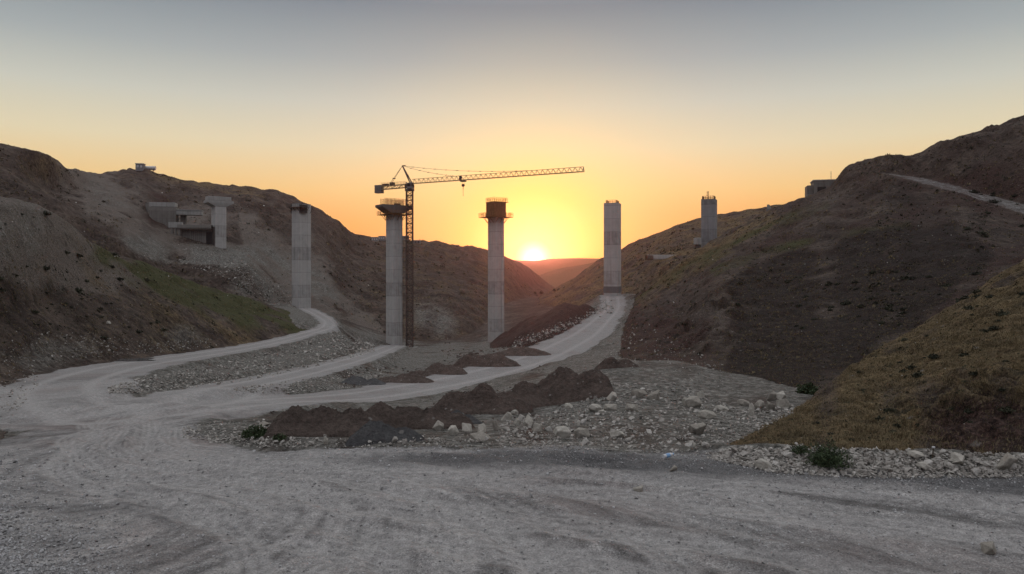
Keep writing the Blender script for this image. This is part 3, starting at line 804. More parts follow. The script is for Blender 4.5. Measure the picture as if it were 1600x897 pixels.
def link(name, me, parent=None, loc=None):
    o = bpy.data.objects.new(name, me)
    COL.objects.link(o)
    if parent is not None:
        o.parent = parent
    if loc is not None:
        o.location = loc
    return o


def empty(name, loc, rz=0.0):
    o = bpy.data.objects.new(name, None)
    o.location = loc
    o.rotation_euler = (0, 0, rz)
    o.empty_display_size = 0.5
    COL.objects.link(o)
    return o


class MB:
    """collects boxes, beams and rings into one mesh"""
    def __init__(self):
        self.bm = bmesh.new()

    def box(self, c, s, rz=0.0, bevel=0.0):
        r = bmesh.ops.create_cube(self.bm, size=1.0)
        M = Matrix.Translation(c) @ Matrix.Rotation(rz, 4, 'Z') @ Matrix.Diagonal((s[0], s[1], s[2], 1))
        bmesh.ops.transform(self.bm, matrix=M, verts=r['verts'])
        if bevel:
            es = list({e for v in r['verts'] for e in v.link_edges})
            bmesh.ops.bevel(self.bm, geom=es, offset=bevel, segments=1, affect='EDGES')
        return self

    def beam(self, a, b, w, h=None, sides=4):
        a, b = Vector(a), Vector(b)
        d = b - a
        ln = d.length
        if ln < 1e-6:
            return self
        r = bmesh.ops.create_cone(self.bm, segments=sides, radius1=0.5, radius2=0.5, depth=1.0, cap_ends=True)
        q = d.to_track_quat('Z', 'Y').to_matrix().to_4x4()
        k = math.sqrt(2) if sides == 4 else 1.0
        M = Matrix.Translation((a + b) / 2) @ q @ Matrix.Diagonal((w * k, (h or w) * k, ln, 1)) @ Matrix.Rotation(R(45) if sides == 4 else 0, 4, 'Z')
        bmesh.ops.transform(self.bm, matrix=M, verts=r['verts'])
        return self

    def prism(self, pts, z0, z1, top=None):
        """closed outline pts (x, y) from z0 to z1, optionally another outline at the top"""
        top = top or pts
        lo = [self.bm.verts.new((x, y, z0)) for x, y in pts]
        hi = [self.bm.verts.new((x, y, z1)) for x, y in top]
        n = len(pts)
        for i in range(n):
            j = (i + 1) % n
            self.bm.faces.new((lo[i], lo[j], hi[j], hi[i]))
        self.bm.faces.new(hi)
        self.bm.faces.new(lo[::-1])
        return self

    def build(self, name, mat, parent=None, loc=None, smooth_shade=False):
        bmesh.ops.recalc_face_normals(self.bm, faces=self.bm.faces[:])
        me = bpy.data.meshes.new(name)
        self.bm.to_mesh(me)
        self.bm.free()
        me.materials.append(mat)
        if smooth_shade:
            for p in me.polygons:
                p.use_smooth = True
        return link(name, me, parent, loc)


# ------------------------------------------------------------------ build the ground meshes
def build_terrain():
    verts = np.stack([XW, YW, Z], axis=-1).reshape(-1, 3)
    # vertex normals over the whole sheet, so that the pieces meet without a seam
    P = np.stack([XW, YW, Z], axis=-1)
    du = np.gradient(P, axis=1)
    dv = np.gradient(P, axis=0)
    nrm = np.cross(du, dv)
    nrm /= np.linalg.norm(nrm, axis=-1, keepdims=True)
    nrm = np.where(nrm[..., 2:3] < 0, -nrm, nrm).reshape(-1, 3)
    idx = np.arange(MR * NC).reshape(MR, NC)
    quads = np.stack([idx[:-1, :-1], idx[:-1, 1:], idx[1:, 1:], idx[1:, :-1]], axis=-1).reshape(-1, 4)
    lab = LAY.copy()
    lab[roadm > 0.5] = 7
    lab[trackm > 0.5] = 8
    flab = lab[:-1, :-1].reshape(-1)
    attrs = dict(m_road=np.clip(road_tone, 0, 1), m_gravel=gravel, m_grass=grass, m_green=green, m_red=red, m_pale=pale, m_track=tracks, m_windrow=windrow, m_streak=streak, m_dark=dark)
    info = {0: ('ground', 'gravelly valley floor between the hills'), 1: ('hill', 'near left hillside of brown soil with a green grass stripe'),
            2: ('hill', 'long far left hillside behind the bridge piers'), 3: ('hill', 'big dark hillside on the right'),
            4: ('hill', 'near right slope covered in dry brown grass'), 5: ('hill', 'far right hillside behind the right piers'),
            6: ('ground', 'dark reddish spoil bank beside the haul road'), 7: ('road', 'pale gravel haul road with wheel tracks'),
            8: ('road', 'narrow gravel track high on the right hillside')}
    for k, (nm, lb) in info.items():
        f = quads[flab == k]
        if len(f) == 0:
            continue
        used, inv = np.unique(f, return_inverse=True)
        f2 = inv.reshape(-1, 4)
        me = mesh_from(nm, verts[used], f2, MAT['terrain'], True)
        for an, arr in attrs.items():
            at = me.attributes.new(an, 'FLOAT', 'POINT')
            at.data.foreach_set('value', arr.reshape(-1)[used].astype(np.float32))
        me.normals_split_custom_set_from_vertices(nrm[used].tolist())
        o = link(nm, me)
        o['kind'] = 'structure'
        o['label'] = lb
        o['category'] = nm


build_terrain()

# the ground goes on behind the camera and out to the horizon
me = mesh_from('ground', [(-4000, -4000, -16.5), (4000, -4000, -16.5), (4000, 40, -16.5), (-4000, 40, -16.5)], [(0, 1, 2, 3)], MAT['terrain'])
for an, v in (('m_gravel', 0.8), ('m_grass', 0.3)):
    at = me.attributes.new(an, 'FLOAT', 'POINT')
    at.data.foreach_set('value', np.full(4, v, np.float32))
# a level road shelf behind the camera
gx = np.linspace(-60, 60, 61); gy = np.linspace(-60, 4.05, 40)
GX, GY = np.meshgrid(gx, gy)
GZ = perlin(GX / 6, GY / 6, 3) * 0.05 - 0.02 + np.maximum(0, -GY - 25) * 0.25
ii = np.arange(GX.size).reshape(GX.shape)
me = mesh_from('ground', np.stack([GX, GY, GZ - 0.01], -1).reshape(-1, 3), np.stack([ii[:-1, :-1], ii[:-1, 1:], ii[1:, 1:], ii[1:, :-1]], -1).reshape(-1, 4), MAT['terrain'], True)
at = me.attributes.new('m_streak', 'FLOAT', 'POINT')
at.data.foreach_set('value', np.full(GX.size, 0.5, np.float32))
at = me.attributes.new('m_road', 'FLOAT', 'POINT')
at.data.foreach_set('value', np.where(GY > -12, 1.0, 0.0).astype(np.float32).ravel())
at = me.attributes.new('m_gravel', 'FLOAT', 'POINT')
at.data.foreach_set('value', np.full(GX.size, 0.7, np.float32))
o = link('ground', me)
o['kind'] = 'structure'; o['label'] = 'gravel shelf the road runs on'; o['category'] = 'ground'


# far hills beyond the end of the valley
def far_hill(label, line, depth_near, base_py, seed, thick):
    a = np.array(line, float)
    q = np.arange(a[0, 0], a[-1, 0], 6.0)
    top = pchip1(a[:, 0], a[:, 1], q)
    d = pchip1(a[:, 0], a[:, 2], q)
    rows = []
    for s in np.linspace(0, 1, 14):
        dd = depth_near + (d - depth_near) * s
        zt = ZC - (top - HOR) * d / FPX
        zb = ZC - (base_py - HOR) * depth_near / FPX
        x = (q - 800) * dd / FPX
        z = zb + (zt - zb) * (s ** 1.2)
        z = z + perlin(x / (d * 0.05), dd / (d * 0.05), seed) * d * 0.004 * math.sin(math.pi * min(s, 0.93))
        rows.append(np.stack([x, dd, z], -1))
    for s in (1.04, 1.15, 1.35):
        dd = d * s
        x = (q - 800) * dd / FPX
        z = rows[13][:, 2] - (s - 1.0) * d * 0.10
        rows.append(np.stack([x, dd, z], -1))
    Vv = np.stack(rows)
    i2 = np.arange(Vv.shape[0] * Vv.shape[1]).reshape(Vv.shape[:2])
    f = np.stack([i2[:-1, :-1], i2[:-1, 1:], i2[1:, 1:], i2[1:, :-1]], -1).reshape(-1, 4)
    me = mesh_from('far_hill', Vv.reshape(-1, 3), f, MAT['terrain'], True)
    for an, v in (('m_grass', 0.7),):
        at = me.attributes.new(an, 'FLOAT', 'POINT')
        at.data.foreach_set('value', np.full(len(Vv.reshape(-1, 3)), v, np.float32))
    o = link('far_hill', me)
    o['kind'] = 'structure'; o['label'] = label; o['category'] = 'hill'


far_hill('hazy reddish hill at the end of the valley', [(600, 470, 1700), (780, 452, 1750), (830, 435, 1800), (850, 427, 1850), (880, 419, 1900), (910, 414, 1950), (945, 405, 2000), (1000, 392, 2100), (1200, 370, 2200)], 1250, 470, 61, 1)
far_hill('pale pink ridge under the setting sun', [(-400, 400, 4600), (300, 402, 4600), (700, 405, 4600), (790, 405, 4600), (815, 407, 4600), (838, 407.5, 4600), (862, 404, 4600), (900, 403.5, 4600), (930, 403.5, 4600), (960, 402, 4600), (1100, 396, 4600), (1500, 390, 4600), (2000, 390, 4600)], 2600, 450, 62, 1)
far_hill('middle pink ridge below the sunset', [(300, 430, 3000), (700, 432, 3000), (790, 424, 3000), (830, 428, 3000), (860, 430, 3000), (900, 427, 3000), (950, 420, 3000), (1100, 415, 3000)], 2300, 455, 63, 1)

# ------------------------------------------------------------------ haze in the air
def haze():
    m, t = new_mat('haze')
    v = t.n('ShaderNodeVolumePrincipled')
    v.inputs['Color'].default_value = (1.0, 0.60, 0.62, 1)
    v.inputs['Density'].default_value = 0.000105
    v.inputs['Anisotropy'].default_value = 0.92
    t.n('ShaderNodeOutputMaterial', ins={'Volume': v.outputs[0]})
    b = MB()
    b.box((0, 2900, 240), (9000, 7400, 620))
    o = b.build('haze', m)
    o['kind'] = 'stuff'; o['label'] = 'warm haze in the valley air'; o['category'] = 'haze'


haze()


# ================================================================== bridge piers
def pix(px, py, d):
    return Vector(wpt(px, py, d))


def chamfer_rect(a, b, c):
    return [(-a / 2 + c, -b / 2), (a / 2 - c, -b / 2), (a / 2, -b / 2 + c), (a / 2, b / 2 - c), (a / 2 - c, b / 2), (-a / 2 + c, b / 2), (-a / 2, b / 2 - c), (-a / 2, -b / 2 + c)]


def pier_outline(a, b, groove):
    """rounded box with a shallow vertical recess in the two faces that look along local y"""
    c, g, w = 0.30, groove, a * 0.17
    p = [(-a / 2 + c, -b / 2)]
    if g:
        p += [(-w, -b / 2), (-w + .08, -b / 2 + g), (w - .08, -b / 2 + g), (w, -b / 2)]
    p += [(a / 2 - c, -b / 2), (a / 2, -b / 2 + c), (a / 2, b / 2 - c), (a / 2 - c, b / 2)]
    if g:
        p += [(w, b / 2), (w - .08, b / 2 - g), (-w + .08, b / 2 - g), (-w, b / 2)]
    p += [(-a / 2 + c, b / 2), (-a / 2, b / 2 - c), (-a / 2, -b / 2 + c)]
    return p


def railing(mb, x0, x1, y0, y1, z, h, step=1.4, t=0.07, levels=3):
    cs = [(x0, y0), (x1, y0), (x1, y1), (x0, y1)]
    for i in range(4):
        a, b = Vector(cs[i]), Vector(cs[(i + 1) % 4])
        n = max(1, int((b - a).length / step))
        for k in range(n):
            p = a + (b - a) * k / n
            mb.beam((p.x, p.y, z), (p.x, p.y, z + h), t)
        for j in range(1, levels + 1):
            zz = z + h * j / levels
            mb.beam((a.x, a.y, zz), (b.x, b.y, zz), t * 0.9)
    return mb


def brackets(mb, a, b, out, z, drop, n=3):
    for s in (-1, 1):
        for k in range(n):
            f = -0.4 + 0.8 * k / (n - 1)
            mb.beam((s * (a / 2 + out), f * b, z), (s * a / 2, f * b, z - drop), 0.12)
            mb.beam((f * a, s * (b / 2 + out), z), (f * a, s * b / 2, z - drop), 0.12)
    return mb


def pier(px, base_py, top_py, d, a, b, rot, label, groove=0.0):
    base = pix(px, base_py, d)
    top = pix(px, top_py, d)
    base.z -= 1.2
    h = top.z - base.z
    t = empty('bridge_pier', base, R(rot))
    tag(t, label, 'bridge pier', 'concrete bridge piers across the valley')
    MB().prism(pier_outline(a, b, groove), 0, h).build('shaft', MAT['concrete'], t)
    return t, h


def flare_cap(mb, a, b, z0, z1, L, Wd, lip):
    mb.prism(chamfer_rect(a, b, 0.2), z0, z1, chamfer_rect(L, Wd, 0.2))
    mb.prism(chamfer_rect(L, Wd, 0.05), z1, z1 + lip)
    return mb


# pier by the abutment, with a finished two-course cap
t, h = pier(342, 384, 322, 285, 4.4, 4.4, 40, 'short pale concrete pier with a wide finished cap, leftmost pier beside the abutment')
flare_cap(MB(), 4.6, 4.6, h - 0.3, h + 1.0, 9.8, 5.0, 0.9).build('pier_cap', MAT['concrete_cap'], t)
MB().box((-0.2, 0, h + 2.7), (8.5, 4.2, 1.5), bevel=0.08).build('bearing_beam', MAT['concrete_cap'], t)
MB().box((0, 0, h + 1.94), (8.2, 3.9, 0.1)).build('gap_shade', MAT['dark'], t)  # dark slab painted as the shade between cap and beam
MB().box((-2.25, -0.2, 4.2), (0.08, 3.9, 8.4)).build('formwork', MAT['dark_form'], t)  # thin dark sheet that darkens the lower left face

# pier with dark form panels still hung on its left top corner
t, h = pier(471, 479, 319, 262, 5.8, 3.9, 57, 'tall concrete pier with dark scaffold round its top left corner, above the left road', 0.10)
MB().box((-2.45, 0, h - 1.9), (0.35, 4.9, 2.9)).box((-0.9, -2.45, h - 1.9), (2.6, 0.35, 2.9)).build('formwork', MAT['dark_form'], t)
MB().box((-3.4, 0, h - 1.4), (1.6, 6.0, 0.16)).box((-1.5, -3.1, h - 1.4), (3.4, 1.2, 0.16)).box((3.0, 1, h - 1.6), (1.2, 4.0, 0.12)).build('platform', MAT['dark_form'], t)
mb = railing(MB(), -4.2, -2.6, -3.0, 3.0, h - 1.4, 1.2, 1.0, 0.09)
railing(mb, -2.6, 0.3, -3.7, -2.6, h - 1.4, 1.2, 1.0, 0.09)
railing(mb, 2.4, 3.6, -1.0, 3.0, h - 1.6, 1.1, 1.2, 0.06, 2)
brackets(mb, 4.6, 4.6, 1.5, h - 1.4, 1.9).build('railing', MAT['dark_form'], t)

# pier next to the crane, flared hammerhead
t, h = pier(616, 539, 335, 248, 3.9, 5.0, 36, 'tall concrete pier with flared hammerhead cap beside the crane mast', 0.28)
flare_cap(MB(), 5.2, 5.1, h + 0.3, h + 2.2, 11.4, 5.4, 0.75).build('pier_cap', MAT['cap_dark'], t)
mb = MB().box((0, 0, h - 0.2), (8.6, 8.4, 0.14))
mb.build('platform', MAT['formwork'], t)
mb = railing(MB(), -4.3, 4.3, -4.2, 4.2, h - 0.2, 1.2, 1.2, 0.08)
brackets(mb, 4.5, 4.6, 1.8, h - 0.2, 1.8).build('railing', MAT['rail'], t)
mb = MB()
for k in range(18):
    x = -4.2 + 8.4 * k / 17
    mb.beam((x, -1.6, h + 2.9), (x, -1.6, h + 5.2), 0.10)
    mb.beam((x, 1.6, h + 2.9), (x, 1.6, h + 5.1), 0.10)
for z in (3.5, 3.9, 4.3, 4.7, 5.1):
    for y in (-1.6, 1.6):
        mb.beam((-4.2, y, h + z), (4.2, y, h + z), 0.06)
mb.build('rebar_cage', MAT['rail'], t)
MB().box((1.2, 0, h + 3.3), (1.6, 1.2, 0.9), bevel=.05).build('concrete_hopper', MAT['dark_form'], t)

# pier with brown formwork box and two platforms
t, h = pier(775, 532, 338, 262, 3.9, 5.0, 37, 'tall concrete pier with a brown formwork box on top, in front of the sunset', 0.25)
mb = MB().box((0, 0, h + 2.2), (5.0, 5.1, 5.4))
for s in (-1, 1):
    for k in range(6):
        f = -2.2 + 4.4 * k / 5
        mb.box((s * 2.56, f, h + 2.2), (0.12, 0.14, 5.3)).box((f, s * 2.61, h + 2.2), (0.14, 0.12, 5.3))
mb.build('formwork', MAT['formwork'], t)
mb = MB()
mb.box((-3.6, 0, h - 0.45), (1.9, 8.2, 0.16)).box((3.6, 0, h - 0.45), (1.9, 8.2, 0.16)).box((0, -3.4, h - 0.45), (5.2, 1.5, 0.16)).box((0, 3.4, h - 0.45), (5.2, 1.5, 0.16))
mb.build('platform', MAT['formwork'], t)
mb = railing(MB(), -4.5, 4.5, -4.1, 4.1, h - 0.4, 1.5, 1.3, 0.10)
brackets(mb, 4.6, 4.6, 1.9, h - 0.5, 1.9).build('railing', MAT['rail'], t)
MB().box((0.6, 0.2, h + 4.98), (6.2, 5.4, 0.14)).build('working_deck', MAT['formwork'], t)
railing(MB(), -2.5, 3.2, -2.5, 2.6, h + 5.05, 1.4, 0.9, 0.08).build('railing', MAT['rail'], t)

# plain pier at the top of the haul road
t, h = pier(957, 459, 318, 250, 4.9, 4.9, 68, 'plain concrete pier with square flat top at the upper end of the haul road', 0.0)
railing(MB(), -2.2, 2.2, -1.7, 1.7, h, 0.95, 0.5, 0.09, 2).build('railing', MAT['rail'], t)
MB().box((0, 0, 2.6), (5.02, 5.02, 2.2)).build('base_band', MAT['concrete_base'], t)  # dark band round the foot of the shaft

# pier half sunk behind the right spur
t, h = pier(1108, 392, 312, 265, 4.9, 4.9, 65, 'concrete pier standing half hidden behind the dark right hillside, with a mast on top', 0.0)
t.children[0].data.materials[0] = MAT['concrete_grey']
railing(MB(), -2.4, 1.4, -2.0, 2.0, h, 1.1, 0.55, 0.10, 2).build('railing', MAT['rail'], t)
mb = MB()
for sx in (-.25, .25):
    for sy in (-.25, .25):
        mb.beam((2.0 + sx, 0.8 + sy, h), (2.0 + sx, 0.8 + sy, h + 3.3), 0.09)
for k in range(7):
    z = h + 0.45 * k
    mb.beam((1.75, .55, z), (2.25, .55, z + .45), .06).beam((2.25, .55, z), (2.25, 1.05, z + .45), .06)
mb.build('lift_mast', MAT['rail'], t)
mb = MB()
for k in range(12):
    mb.beam((2.62, 0.5, h - 0.8 - k), (2.62, 0.5, h - 1.8 - k), 0.10).box((2.57, 0.5, h - 1.0 - k), (0.1, 0.9, 0.07))
mb.build('ladder', MAT['steel'], t)

# ================================================================== tower crane
CR = pix(640, 545, 247)
HT = pix(640, 299, 248).z - CR.z
ja = math.atan2(225 - 250, 22.0 + 34.0)
crane = empty('tower_crane', CR, 0)
tag(crane, 'tall lattice tower crane with long jib over the valley, behind the flared pier', 'crane')


def lattice(mb, a, b, w, h, n, chord, brace, tri=False, up=Vector((0, 0, 1))):
    """truss of square or triangular section from a to b"""
    a, b = Vector(a), Vector(b)
    d = (b - a).normalized()
    side = d.cross(up).normalized()
    u = side.cross(d).normalized()
    if tri:
        offs = [-side * w / 2, side * w / 2, u * h]
        pairs = [(0, 2), (1, 2), (0, 1)]
    else:
        offs = [-side * w / 2 - u * h / 2, side * w / 2 - u * h / 2, side * w / 2 + u * h / 2, -side * w / 2 + u * h / 2]
        pairs = [(0, 1), (1, 2), (2, 3), (3, 0)]
    for o_ in offs:
        mb.beam(a + o_, b + o_, chord)
    for k in range(n):
        p, q = a + (b - a) * k / n, a + (b - a) * (k + 1) / n
        for i, j in pairs:
            if tri:
                m = (p + q) / 2
                if (i, j) == (0, 1):
                    mb.beam(p + offs[0], p + offs[1], brace).beam(p + offs[0], q + offs[1], brace)
                else:
                    mb.beam(p + offs[i], m + offs[j], brace).beam(m + offs[j], q + offs[i], brace)
            else:
                mb.beam(p + offs[i], p + offs[j], brace)
                if k % 2:
                    mb.beam(p + offs[i], q + offs[j], brace)
                else:
                    mb.beam(p + offs[j], q + offs[i], brace)
    return mb


mast = lattice(MB(), (0, 0, 0), (0, 0, HT), 2.0, 2.0, 34, 0.34, 0.17, up=Vector((0, 1, 0))).build('mast', MAT['crane_dark'], crane)
mb = MB()
for k in range(18):
    z = HT * (k + 0.3) / 18
    mb.beam((-0.25, -0.7, z), (-0.25, 0.5, z + HT / 18), 0.09).beam((0.25, -0.7, z), (0.25, 0.5, z + HT / 18), 0.09).box((0, 0.7, z), (1.6, 0.6, 0.08))
mb.build('ladder', MAT['crane_dark'], mast)
MB().box((0, 0, 0.1), (5.0, 5.0, 1.0), bevel=0.1).build('foundation', MAT['concrete_dark'], crane)
for zc in (0.40, 0.62):
    z = HT * zc
    mb = MB()
    for s in (-1.15, 1.15):
        mb.beam((s, -1.2, z), (s, 1.2, z), 0.28).beam((-1.2, s, z), (1.2, s, z), 0.28)
    mb.beam((-1.0, 0, z), (-3.4, 1.0, z), 0.2)
    mb.build('tie_collar', MAT['crane_dark'], crane)


def jl(x, y, z):
    """crane-top coordinates: x along the jib, y sideways, z above the mast head"""
    c, s = math.cos(ja), math.sin(ja)
    return Vector((x * c - y * s, x * s + y * c, HT + z))


MB().prism([(1.6 * math.cos(k * math.pi / 6), 1.6 * math.sin(k * math.pi / 6)) for k in range(12)], HT, HT + 0.7).build('slewing_ring', MAT['steel'], crane)
mb = MB()
for sx in (-1, 1):
    for sy in (-1, 1):
        mb.beam(jl(sx * 1.0, sy * 1.0, 0.7), jl(sx * 0.8, sy * 0.8, 2.9), 0.28)
mb.box(jl(0, 0, 1.7), (2.3, 2.3, 1.0), ja)
mb.beam(jl(-1, -1, 0.7), jl(1, -1, 2.9), 0.16).beam(jl(-1, 1, .7), jl(1, 1, 2.9), 0.16)
mb.build('turntable', MAT['crane_dark'], crane)
cab = MB().box(jl(1.2, -1.75, 1.5), (1.7, 1.3, 2.0), ja, bevel=0.08).build('cab', MAT['grey_paint'], crane)
MB().box(jl(2.08, -1.75, 1.75), (0.06, 1.1, 1.1), ja).box(jl(1.2, -2.43, 1.75), (1.3, 0.06, 1.0), ja).build('cab_window', MAT['dark'], cab)
JL = 61.0
lattice(MB(), jl(1.0, 0, 2.4), jl(JL, 0, 2.4 + 0.6), 1.3, 1.45, 34, 0.145, 0.085, tri=True).beam(jl(JL, -0.65, 3.0), jl(JL, 0, 4.45), 0.16).beam(jl(JL, 0.65, 3.0), jl(JL, 0, 4.45), 0.16).build('jib', MAT['crane'], crane)
cj = lattice(MB(), jl(-1.0, 0, 1.75), jl(-13.0, 0, 1.5), 1.3, 1.1, 9, 0.18, 0.10).build('counter_jib', MAT['crane'], crane)
mb = MB()
for k in range(8):
    for s in (-0.7, 0.7):
        mb.beam(jl(-1.5 - 1.3 * k, s, 2.3), jl(-1.5 - 1.3 * k, s, 3.3), 0.05)
for s in (-0.7, 0.7):
    mb.beam(jl(-1.0, s, 3.3), jl(-11.5, s, 3.2), 0.05).beam(jl(-1.0, s, 2.8), jl(-11.5, s, 2.75), 0.05)
mb.build('handrail', MAT['crane'], cj)
MB().box(jl(-6.8, 0, 2.75), (1.5, 1.2, 0.9), ja, bevel=.08).box(jl(-9.5, 0, 2.6), (2.2, 1.0, 0.5), ja).build('winch', MAT['crane_dark'], crane)
mb = MB()
for k in range(4):
    mb.box(jl(-11.1 - 0.66 * k, 0, 1.15), (0.58, 1.9, 2.7), ja, bevel=.04)
mb.build('counterweight', MAT['weight'], crane)
APX = jl(-2.8, 0, 8.6)
mb = MB()
for s in (-0.7, 0.7):
    mb.beam(jl(0.6, s, 2.6), APX + Vector((0, s * 0.15, 0)), 0.30)
mb.beam(jl(-0.7, -0.45, 5.4), jl(-0.7, 0.45, 5.4), 0.14).beam(APX, APX + Vector((1.1, -.5, -0.05)), 0.30)
mb.build('apex_frame', MAT['crane_dark'], crane)
mb = MB()
for s in (-0.5, 0.5):
    mb.beam(APX, jl(-8.0, s, 2.2), 0.09)
mb.box((APX * 0.36 + jl(-8, 0, 2.2) * 0.64), (0.6, 1.0, 0.25), ja)


def sag(mb, a, b, drop, w, n=12):
    a, b = Vector(a), Vector(b)
    last = a
    for k in range(1, n + 1):
        s = k / n
        p = a + (b - a) * s - Vector((0, 0, drop * 4 * s * (1 - s)))
        mb.beam(last, p, w)
        if k < n:
            mb.box(p, (0.7, 0.2, 0.16), ja)
        last = p


sag(mb, APX, jl(43.0, 0, 4.35), 0.9, 0.085, 11)
sag(mb, APX, jl(17.2, 0, 4.05), 0.5, 0.085, 6)
mb.build('tie_rod', MAT['crane_dark'], crane)
TX = 20.2
MB().box(jl(TX, 0, 2.25), (1.7, 1.5, 0.35), ja).box(jl(TX - 1.0, 0, 3.2), (0.5, 1.0, 1.4), ja).build('trolley', MAT['crane_dark'], crane)
hk = MB().box(jl(TX, 0, 0.9), (1.0, 0.4, 0.8), ja, bevel=.1).beam(jl(TX, 0, 0.5), jl(TX, 0, -0.4), 0.2).build('hook_block', MAT['crane_dark'], crane)
MB().beam(jl(TX - 0.4, 0, 2.1), jl(TX - 0.3, 0, 1.2), 0.06).build('hoist_rope', MAT['crane_dark'], hk)
MB().beam(jl(TX + 0.4, 0, 2.1), jl(TX + 0.3, 0, 1.2), 0.06).build('hoist_rope', MAT['crane_dark'], hk)
MB().beam(jl(TX, 0, -0.4), jl(TX, 0, -2.6), 0.10).build('sling', MAT['crane_dark'], hk)

# ================================================================== abutment and walls on the left
o = pix(255, 330, 292)
t = empty('bridge_abutment', o, R(12))
tag(t, 'stepped concrete abutment high on the left hillside above the retaining wall', 'abutment')
MB().box((0, 2, -3.0), (9.8, 6.0, 9.2), bevel=.06).build('bearing_wall', MAT['concrete_dark'], t)
MB().box((-0.4, 2.3, 2.62), (9.4, 5.0, 1.7), bevel=.06).build('deck_slab', MAT['concrete_cap'], t)
MB().box((0.3, 2.2, 1.69), (9.2, 5.0, 0.18)).build('gap_shade', MAT['dark'], t)  # dark slab standing for the shade under the deck slab
MB().box((-5.6, 3.0, 1.0), (2.0, 6.0, 5.0), R(28), bevel=.06).build('wing_wall', MAT['concrete_dark'], t)
MB().box((9.6, 1.0, -0.35), (9.6, 3.6, 2.1), bevel=.06).build('beam', MAT['concrete_cap'], t)
MB().box((7.0, 2.6, -6.2), (2.0, 2.4, 10.0), bevel=.05).build('column', MAT['concrete_dark'], t)

o = pix(300, 380, 283)
t = empty('retaining_wall', o, R(6))
tag(t, 'low board-marked retaining wall under a lintel beam, left of the short pier', 'wall')
MB().box((1.5, 1.2, 2.2), (11.5, 0.8, 6.4), bevel=.05).build('wall_panel', MAT['concrete_dark'], t)
mb = MB()
for k in range(14):
    mb.box((-3.6 + 0.78 * k, 0.76, 2.0), (0.10, 0.10, 5.6))
mb.build('formwork', MAT['dark_form'], t)
MB().box((1.2, 0.1, 6.3), (12.4, 2.8, 1.5), bevel=.05).build('lintel_beam', MAT['concrete_dark'], t)
for k in range(3):
    MB().box((-7.2 + 1.35 * k, -0.2, 3.0), (0.75, 0.9, 6.2), bevel=.04).build('column', MAT['concrete_dark'], t)
MB().box((-5.9, -0.2, 6.9), (5.0, 1.4, 2.1), bevel=.05).build('column_cap', MAT['concrete_cap'], t)
MB().box((6.2, 0.66, 2.0), (2.2, 0.12, 4.6)).build('door_shade', MAT['dark'], t)  # dark panel on the wall, painted as a doorway's shade


def ground_box(px, py, d, size, rz, mat, name, label, cat, group=None, extra=None):
    x, y, _ = wpt(px, py, d)
    z = float(ground_z(x, y))
    t = empty(name, (x, y, z), R(rz))
    tag(t, label, cat, group)
    return t


# hilltop cabin and tank
x, y, _ = wpt(219.5, 272, 398)
t = empty('cabin', (x, y, float(ground_z(x, y)) - 0.4), R(10)); tag(t, 'small square lookout cabin with two windows on the left hilltop', 'cabin')
MB().box((0, 0, 2.0), (4.0, 3.6, 4.0), bevel=.05).build('wall', MAT['grey_paint'], t)
MB().box((0, 0, 4.12), (4.5, 4.1, 0.24)).build('roof', MAT['white'], t)
for s in (-0.9, 0.9):
    MB().box((s, -1.83, 2.6), (1.0, 0.08, 1.2)).build('window', MAT['white'], t)
x, y, _ = wpt(235, 272, 402)
t = empty('water_tank', (x, y, float(ground_z(x, y)) - 0.1), R(8)); tag(t, 'white cylindrical tank lying beside the hilltop cabin', 'tank')
MB().beam((-2.7, 0, 1.35), (2.7, 0, 1.35), 2.2, sides=20).build('tank_body', MAT['white'], t, smooth_shade=False)
for sx in (-1.6, 1.6):
    MB().box((sx, 0, 0.2), (0.3, 1.8, 0.8)).build('cradle', MAT['steel'], t)

# site huts along the far left skyline
hut0 = None
for (px, d, ln, lab) in ((586, 520, 4.6, 'small pale site hut on the skyline, left of the flared pier'), (597, 528, 4.6, 'second pale site hut on the skyline, close against the flared pier'),
                         (633, 553, 5.6, 'long site hut on the skyline seen through the crane mast'), (650, 566, 6.6, 'long site hut on the skyline just right of the crane mast')):
    x, y, _ = wpt(px, 380, d)
    z = float(ground_z(x, y))
    t = empty('site_hut', (x, y, z - 0.3), R(-4)); tag(t, lab, 'hut', 'site huts on the far skyline')
    MB().box((0, 0, 1.6), (ln, 3.0, 3.2), bevel=.05).build('wall', MAT['grey_paint'], t)
    MB().box((0, 0, 3.3), (ln + .3, 3.3, 0.2)).build('roof', MAT['white'], t)
    for k in range(3):
        MB().box((-ln / 2 + ln * (k + 0.5) / 3, -1.53, 1.9), (ln / 6, 0.08, 1.1)).build('window', MAT['dark'] if px > 620 else MAT['white'], t)
x, y, _ = wpt(715, 386, 640)
t = empty('lone_shed', (x, y, float(ground_z(x, y)) - 0.3), R(-10)); tag(t, 'tiny dark shed alone on the skyline between crane and formwork pier', 'shed')
MB().box((0, 0, 1.0), (2.6, 2.2, 2.0)).build('wall', MAT['dark_form'], t)
MB().prism([(-1.5, -1.3), (1.5, -1.3), (1.5, 1.3), (-1.5, 1.3)], 2.0, 2.9, [(-1.5, -.1), (1.5, -.1), (1.5, .1), (-1.5, .1)]).build('roof', MAT['dark_form'], t)

